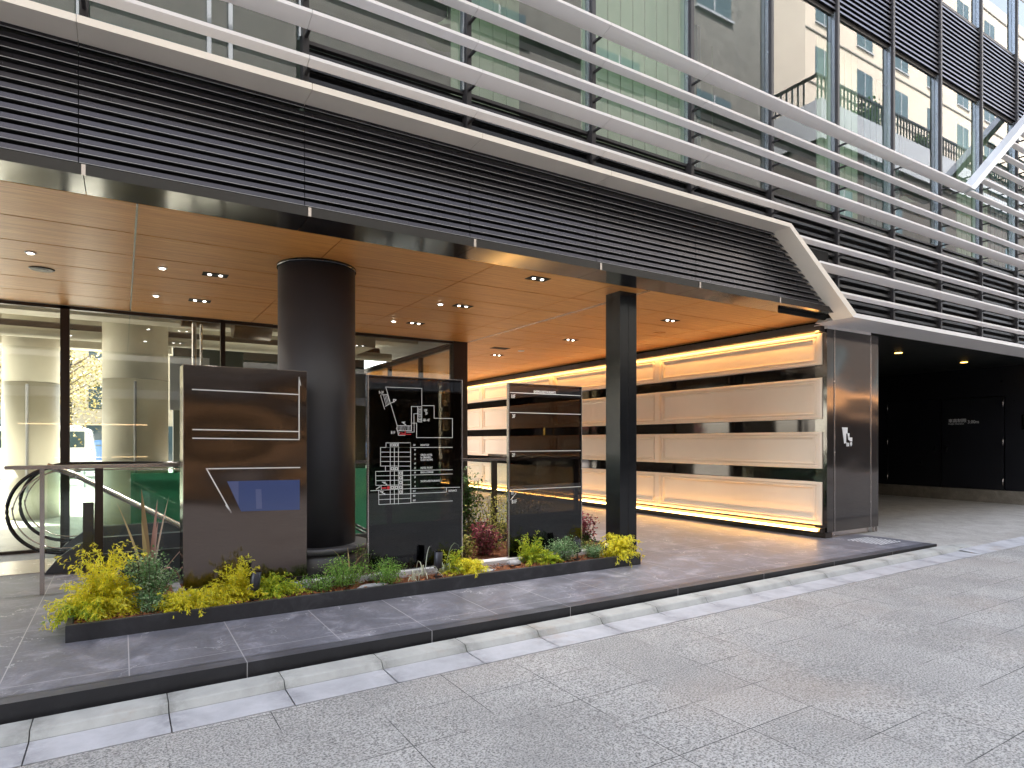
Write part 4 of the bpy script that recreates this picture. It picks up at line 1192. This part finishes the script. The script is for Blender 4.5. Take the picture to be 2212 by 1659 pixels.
# section
def rect(m_, x0, y0, x1, y1, w_=W): P2(m_, [(x0, y0), (x1, y0), (x1, y1), (x0, y1), (x0, y0)], w_)
rect(zb, 555, 265, 1005, 350); P2(zb, [(455, 350), (455, 690), (1005, 690)])
for y in (350, 435, 520, 607): P2(zb, [(455, y), (1005, y)])
P2(zb, [(545, 700), (545, 775)]); P2(zb, [(365, 790), (1005, 770)]); P2(zb, [(365, 790), (370, 1045), (1005, 1030)])
for (y0, y1) in ((870, 860), (958, 943)): P2(zb, [(370, y0), (1005, y1)])
P2(zb, [(465, 1050), (470, 1125)]); P2(zb, [(420, 1130), (425, 1395), (1010, 1365)])
for (y0, y1) in ((1215, 1195), (1305, 1278)): P2(zb, [(425, y0), (1010, y1)])
for x in (633, 708, 783): P2(zb, [(x, 265), (x + (x - 700) * .0, 1385)])
P2(zb, [(1005, 265), (1010, 1365)]); P2(zb, [(858, 780), (858, 1195)])
for (x, y) in ((668, 305), (745, 305), (670, 738), (745, 738), (825, 818), (825, 905), (825, 992), (825, 1078), (670, 1082), (745, 1080), (825, 1165)): rect(zb, x - 20, y - 20, x + 20, y + 20, .0075)
P2(zb, [(1005, 350), (1770, 345)]); P2(zb, [(1005, 770), (1770, 755)]); P2(zb, [(1005, 855), (1770, 832)]); P2(zb, [(275, 1142), (420, 1135), (1010, 1100), (1905, 1075)])
P2(zb, [(1010, 1193), (1660, 1165), (1660, 1085)]); P2(zb, [(1015, 1360), (1770, 1325)])
P2(zb, [(490, 985), (545, 985), (515, 1000), (570, 1025)], .007); P2(zb, [(380, 1110), (430, 1075), (445, 1070), (400, 1100)], .008); P2(zb, [(450, 1160), (500, 1160), (480, 1180), (535, 1200)], .007)
g.build('plan_drawing', M['white'], t)
g = MB()
for (y, s) in ((1020, 0),): pass
line(g, za(800, 1150), za(1005, 1150), .007, Y5 - .0022); line(g, za(905, 1085), za(905, 1150), .007, Y5 - .0022); line(g, za(820, 1120), za(900, 1140), .005, Y5 - .0022)
p = zb(480, 1105); q = zb(620, 1060); g.box(p[0], zb(560, 1105)[0], Y5 - .004, Y5 - .0022, p[1], p[1] + .012); g.box(zb(575, 1100)[0], q[0], Y5 - .004, Y5 - .0022, zb(600, 1115)[1], q[1])
g.build('red_marking', M['red'], t)
g = MB()
def tx(m_, s, x, y, size, sx=.72): p = m_(x, y); text_mesh(g, s, size, p[0], Y5, p[1], 'Y', sx, 'LEFT', .001)
tx(za, 'B-3F', 425, 405, .038, .72); tx(za, '10F', 1245, 735, .038); tx(za, '5F', 1275, 790, .038); tx(za, '-B1-4F', 1225, 910, .038, .8); tx(zb, 'B1F', 645, 100, .04, .75)
for s, y in (('10F', 322), ('9F', 410), ('8F', 492), ('7F', 575), ('6F', 660), ('5F', 742), ('4F', 825), ('3F', 912), ('2F', 995), ('1F', 1078), ('B1F', 1165), ('B2F', 1250), ('B3F', 1335)):
    tx(zb, s, 1050 if len(s) == 3 else 1072, y, .026, .72)
for s, y in (('ROOFTOP', 322), ('GINZA HOTEL', 503), ('by GRANBELL', 548), ('GUEST ROOMS', 593), ('HOTEL FRONT', 740), ('BAR & LOUNGE', 822), ('SHOPS & RESTAURANTS', 985)): tx(zb, s, 1188, y, .028, .72)
tx(zb, 'ENTRANCE', 1700, 1158, .028, .68)
g.build('lettering', M['white'], t)
t = glass_sign(2, 'black glass directory sign listing floors 10F to B1F, right of the plan sign')
f3 = mapper(1098.3, 823, 1259.4, 832.4, ZT)
def zc(x, y): return f3(1059.9 + x * K, 798.8 + y * K)
g = MB(); X0, X1 = SX[2][0] + .02, SX[2][1] - .02
for (x, y) in ((350, 382), (350, 748), (350, 1460)):
    z = zc(x, y)[1]; g.box(X0, X1, Y5 - .002, Y5, z - .003, z + .003)
z1f = f3(1098 + 5, 1054.5)[1]; g.box(X0, X1, Y5 - .002, Y5, z1f - .003, z1f + .003)
def zd(x, y): return f3(983 + x * 580 / 2212 * .768, 998.4 + y * 580 / 2212 * .768)
line(g, zd(655, 312), zd(595, 385), .004, Y5)
g.build('line_graphic', M['white'], t)
g = MB()
tx(zc, '10F', 365, 482, .058, .72); tx(zc, '3F', 392, 848, .058, .75); tx(zc, '2F', 388, 1558, .058, .75)
tx(zd, '1F', 597, 332, .058, .75); tx(zd, 'B1F', 607, 424, .058, .75)
tx(zc, 'SHOPS & RESTAURANTS', 785, 392, .042, .68)
g.build('lettering', M['white'], t)

# tactile studs by the driveway
td = empty('tactile_paving', (9.4, 5.05, 0), 'patch of steel warning studs in the dark paving by the driveway', 'tactile paving')
g = MB()
for i in range(8):
    for j in range(8):
        g.cyl(9.05 + .07 * i, 4.82 + .065 * j, .001, .008, .017, 10, .013)
g.build('studs', M['whitefin'], td)
g = MB(); g.box(17.44, 17.47, 5.75, 6.15, 1.72, 2.05)
tag(g.build('mirror_plate', M['mirror'], org=(17.45, 5.95, 1.9)), 'small mirror-like metal plate on the black driveway wall beside the door', 'plate')

# ---------------------------------------------------------------- other side of the street (seen only in reflections)
M['con2'] = stone('precast_concrete_cladding', (.20, .19, .175), (.25, .24, .22), .75, 2.4, None, 0, 0, .02, (.1, .1, .1), veins=False)
M['darkbrick'] = plain('dark_brick', (.07, .06, .055), .8, 0, .3, 20)
M['beige'] = plain('beige_render', (.44, .38, .31), .8, 0, .06, .6)
M['winglass'] = plain('window_glass_dark', (.05, .08, .09), .08, 0, .2, 1)
M['greyparapet'] = plain('grey_parapet', (.28, .29, .31), .7, 0, .06, 1)
M['shoplit'] = emit('lit_shop_window', (1, .5, .2), 2.2)
M['shelflit'] = emit('lit_shelf', (1, .6, .3), 1.1)
def block(name, x0, x1, y0, y1, z1, wall, label, wins, wm='winglass', ww=1.3, wh=1.6, px=3.0, pz=3.4, z0=4.5):
    t = empty(name, ((x0 + x1) / 2, (y0 + y1) / 2, -.7), label, 'building')
    g = MB(); g.box(x0, x1, y0, y1, -.7, z1); g.build('wall', M[wall], t)
    n_ = 0
    if wins:
        z = z0
        while z < z1 - 2:
            x = x0 + 1.2
            while x < x1 - 2 and n_ < 90:
                g = MB(); g.box(x, x + ww, y1 - .02, y1 + .02, z, z + wh); g.cur = 1
                g.box(x - .08, x + ww + .08, y1 + .0, y1 + .12, z - .12, z - .02); g.box(x + ww / 2 - .03, x + ww / 2 + .03, y1 + .021, y1 + .05, z, z + wh)
                g.build('window', [M[wm], M['greyparapet']], t); n_ += 1
                x += px
            z += pz
    return t
t = block('concrete_office', -22, 24, -20, -6.6, 21, 'con2', 'pale concrete clad office block across the street', True, ww=2.0, wh=.9, px=5, pz=4.2, z0=6)
g = MB(); g.box(-21.8, 23.8, -6.6, -6.5, -.3, 4.4); g.build('shop_window', M['blackgloss'], t)
g = MB(); g.box(-8, 22, -6.5, -5.9, 3.0, 3.3); g.build('canopy', M['greyparapet'], t)
g = MB(); g.box(-2, 6, -6.49, -6.47, .86, .89); g.build('shelf_light', M['shelflit'], t)
g = MB(); g.box(-3, 5, -6.49, -6.47, 2.04, 2.07); g.build('shelf_light', M['shelflit'], t)
t = block('brick_building', 27, 56, -16, -6.4, 15.2, 'darkbrick', 'dark brick building with grey parapet and roof railing across the street', True, ww=1.4, wh=1.8, px=4.5, pz=4, z0=4)
g = MB(); g.box(26.9, 56.1, -6.9, -6.25, 15.2, 17.0); g.box(26.9, 27.4, -16, -6.9, 15.2, 17.0); g.build('parapet', M['greyparapet'], t)
g = MB()
for k in range(98):
    g.box(27.1 + .3 * k, 27.16 + .3 * k, -6.6, -6.54, 17.0, 18.2)
for k in range(30): g.box(27.1, 27.16, -16 + .3 * k, -15.94 + .3 * k, 17.0, 18.2)
g.box(27.0, 56, -6.62, -6.52, 18.2, 18.3); g.box(27.05, 27.2, -16, -6.6, 18.2, 18.3)
g.build('railing', M['blackgloss'], t)
g = MB(); g.box(27.2, 55, -6.39, -6.3, 3.38, 3.44); g.build('sign_light', M['shoplit'], t)
g = MB(); g.box(27.2, 55, -6.39, -6.3, 3.66, 3.69); g.build('sign_light', M['shoplit'], t)
for (x, y, r_, h_) in ((33, -7.6, 1.3, 1.8), (38, -7.4, .9, 1.3), (45, -7.6, 1.2, 1.5)):
    leafy(x, y, 17.0, r_, h_, 900, M['leaf_dark'], 'roof garden bush behind the railing of the brick building, ' + {33: 'nearest its corner', 38: 'in the middle', 45: 'at the far end'}[x], 'roof garden bushes', int(x), 'roof_bush', .2, cat='bush')
t = block('beige_tower', 42, 92, -34, -17, 44, 'beige', 'tall beige tower behind the brick building', True, ww=2.2, wh=2.0, px=5.4, pz=3.8, z0=17)
g = MB()
for k in range(9): g.box(42, 92, -17, -16.93, 16.2 + 3.8 * k - .05, 16.2 + 3.8 * k + .05)
g.build('string_course', M['con2'], t)

# ---------------------------------------------------------------- sunlit plaza seen through the shop
def house(name, x0, x1, y0, y1, z1, wall, label):
    t = empty(name, ((x0 + x1) / 2, y0, 0), label, 'building', 'buildings beyond the sunlit plaza')
    g = MB(); g.box(x0, x1, y0, y1, 0, z1); g.build('wall', wall, t)
    k = 0
    z = 3.4
    while z < z1 - 1.5:
        x = x0 + .8
        while x < x1 - 1.5:
            g = MB(); g.box(x, x + 1.3, y0 - .04, y0 + .02, z, z + 1.4); g.build('window', M['winglass'], t); x += 2.4
        z += 3.1
    g = MB(); g.box(x0 + .5, x1 - .5, y0 - .05, y0 + .02, .2, 2.4); g.build('shop_window', M['winglass'], t)
    return t
t = house('shop_building', -34, -16, 46, 56, 15, plain('ochre_wall', (.45, .3, .16), .8), 'ochre building beyond the plaza at the far left')
g = MB(); g.prism([(44.6, 2.5), (46, 3.0), (46, 3.2), (44.6, 2.6)], 0, -33, -17); g.build('awning', plain('red_awning', (.5, .06, .07), .7), t)
house('shop_building', -15.5, -3, 46, 56, 12, plain('grey_wall', (.3, .31, .34), .8), 'grey building beyond the plaza')
house('shop_building', -2.5, 12, 46, 56, 14, plain('tan_wall', (.5, .42, .3), .8), 'tan building beyond the plaza behind the cream column')
t = empty('street_tree', (-2.6, 27, 0), 'bare-ish golden brown street tree beyond the shop glass', 'tree')
g = MB(); g.tube([(-2.6, 27, 0), (-2.55, 27, 1.6), (-2.6, 27.1, 3.2)], .1, 10, [.14, .11, .08]); rnd = random.Random(5)
for k in range(16):
    a = rnd.uniform(0, 6.28); z = rnd.uniform(1.8, 3.2); g.tube([(-2.58, 27, z), (-2.58 + .9 * math.cos(a), 27 + .9 * math.sin(a), z + .9), (-2.58 + 1.7 * math.cos(a), 27 + 1.7 * math.sin(a), z + 1.5)], .03, 6, [.05, .03, .01])
g.build('trunk', M['bark'], t)
g = MB()
for k in range(5200):
    a = rnd.uniform(0, 6.28); r_ = 2.2 * rnd.random() ** .45; z = 3.6 + rnd.gauss(0, .85)
    if math.sin(a * 3 + z * 2) * .5 + rnd.random() < .05: continue
    leafquad(g, Vector((-2.6 + r_ * math.cos(a), 27 + r_ * math.sin(a), z)), nrm((rnd.uniform(-1, 1), rnd.uniform(-1, 1), rnd.uniform(-1, 1))), nrm((rnd.uniform(-1, 1), rnd.uniform(-1, 1), 1)), .13, .035)
g.build('crown', M['leaf_tree'], t)
# parked van and car
M['vanwhite'] = plain('white_car_paint', (.75, .75, .75), .2, 0, .02, 3, 0, .5, .6)
M['carblue'] = plain('blue_car_paint', (.05, .15, .35), .2, .2, .02, 3, 0, .5, .6)
M['tyre'] = plain('tyre_rubber', (.02, .02, .02), .8)
def van(cx, cy, label, paint, L_=4.6, H_=2.05, hood=.7, name='parked_van', cat='van'):
    t = empty(name, (cx, cy, 0), label, cat)
    x0 = cx - L_ / 2; prof = [(0, .35), (0, .95), (.25, 1.15), (hood, 1.3), (hood + .75, H_ - .08), (hood + 1.2, H_), (L_ - .5, H_), (L_ - .12, H_ - .15), (L_, 1.0), (L_, .35)]
    g = MB(); g.prism([(x0 + a, b_) for a, b_ in prof], 1, cy - .85, cy + .85); g.build('body', paint, t, bevel=.06)
    for (a, b_) in ((hood + .35, hood + 1.35), (hood + 1.5, hood + 2.5), (hood + 2.65, L_ - .35)):
        g = MB(); g.prism([(x0 + a + (.0 if a > hood + .5 else -.15), 1.2), (x0 + b_, 1.2), (x0 + b_, H_ - .22), (x0 + a + (.1 if a > hood + .5 else .35), H_ - .22)], 1, cy - .865, cy - .845); g.build('window', M['winglass'], t)
    for x in (x0 + .85, x0 + L_ - .85):
        for s in (-1, 1):
            g = MB(); g.tube([(x, cy + s * .86 - .1, .33), (x, cy + s * .86 + .06, .33)], .33, 20); wv = g.build('wheel', M['tyre'], t)
            g = MB(); g.tube([(x, cy + s * .86 - .11, .33), (x, cy + s * .86 + .07, .33)], .19, 16); g.build('rim', M['steel'], wv)
    g = MB(); g.box(x0 - .01, x0 + .03, cy - .8, cy - .5, .75, .92); g.build('headlight', M['globe'], t)
    g = MB(); g.box(x0 - .01, x0 + .03, cy + .5, cy + .8, .75, .92); g.build('headlight', M['globe'], t)
van(-3.2, 31, 'white van placed behind the left glass, standing in for a reflected one', M['vanwhite'])  # built beyond the shop to stand in for a van mirrored in its glass
van(-1.0, 38, 'blue car parked beyond the tree on the plaza', M['carblue'], 4.2, 1.5, .9, 'parked_car', 'car')
t = empty('street_railing', (-2, 24, 0), 'white street guard rail on the sunlit plaza', 'guard rail')
g = MB()
for k in range(7): g.tube([(-5 + k, 24, 0), (-5 + k, 24, .8)], .03, 8)
g.tube([(-5, 24, .8), (1, 24, .8)], .03, 8); g.tube([(-5, 24, .45), (1, 24, .45)], .025, 8)
g.build('rails', M['whiteboard'], t)
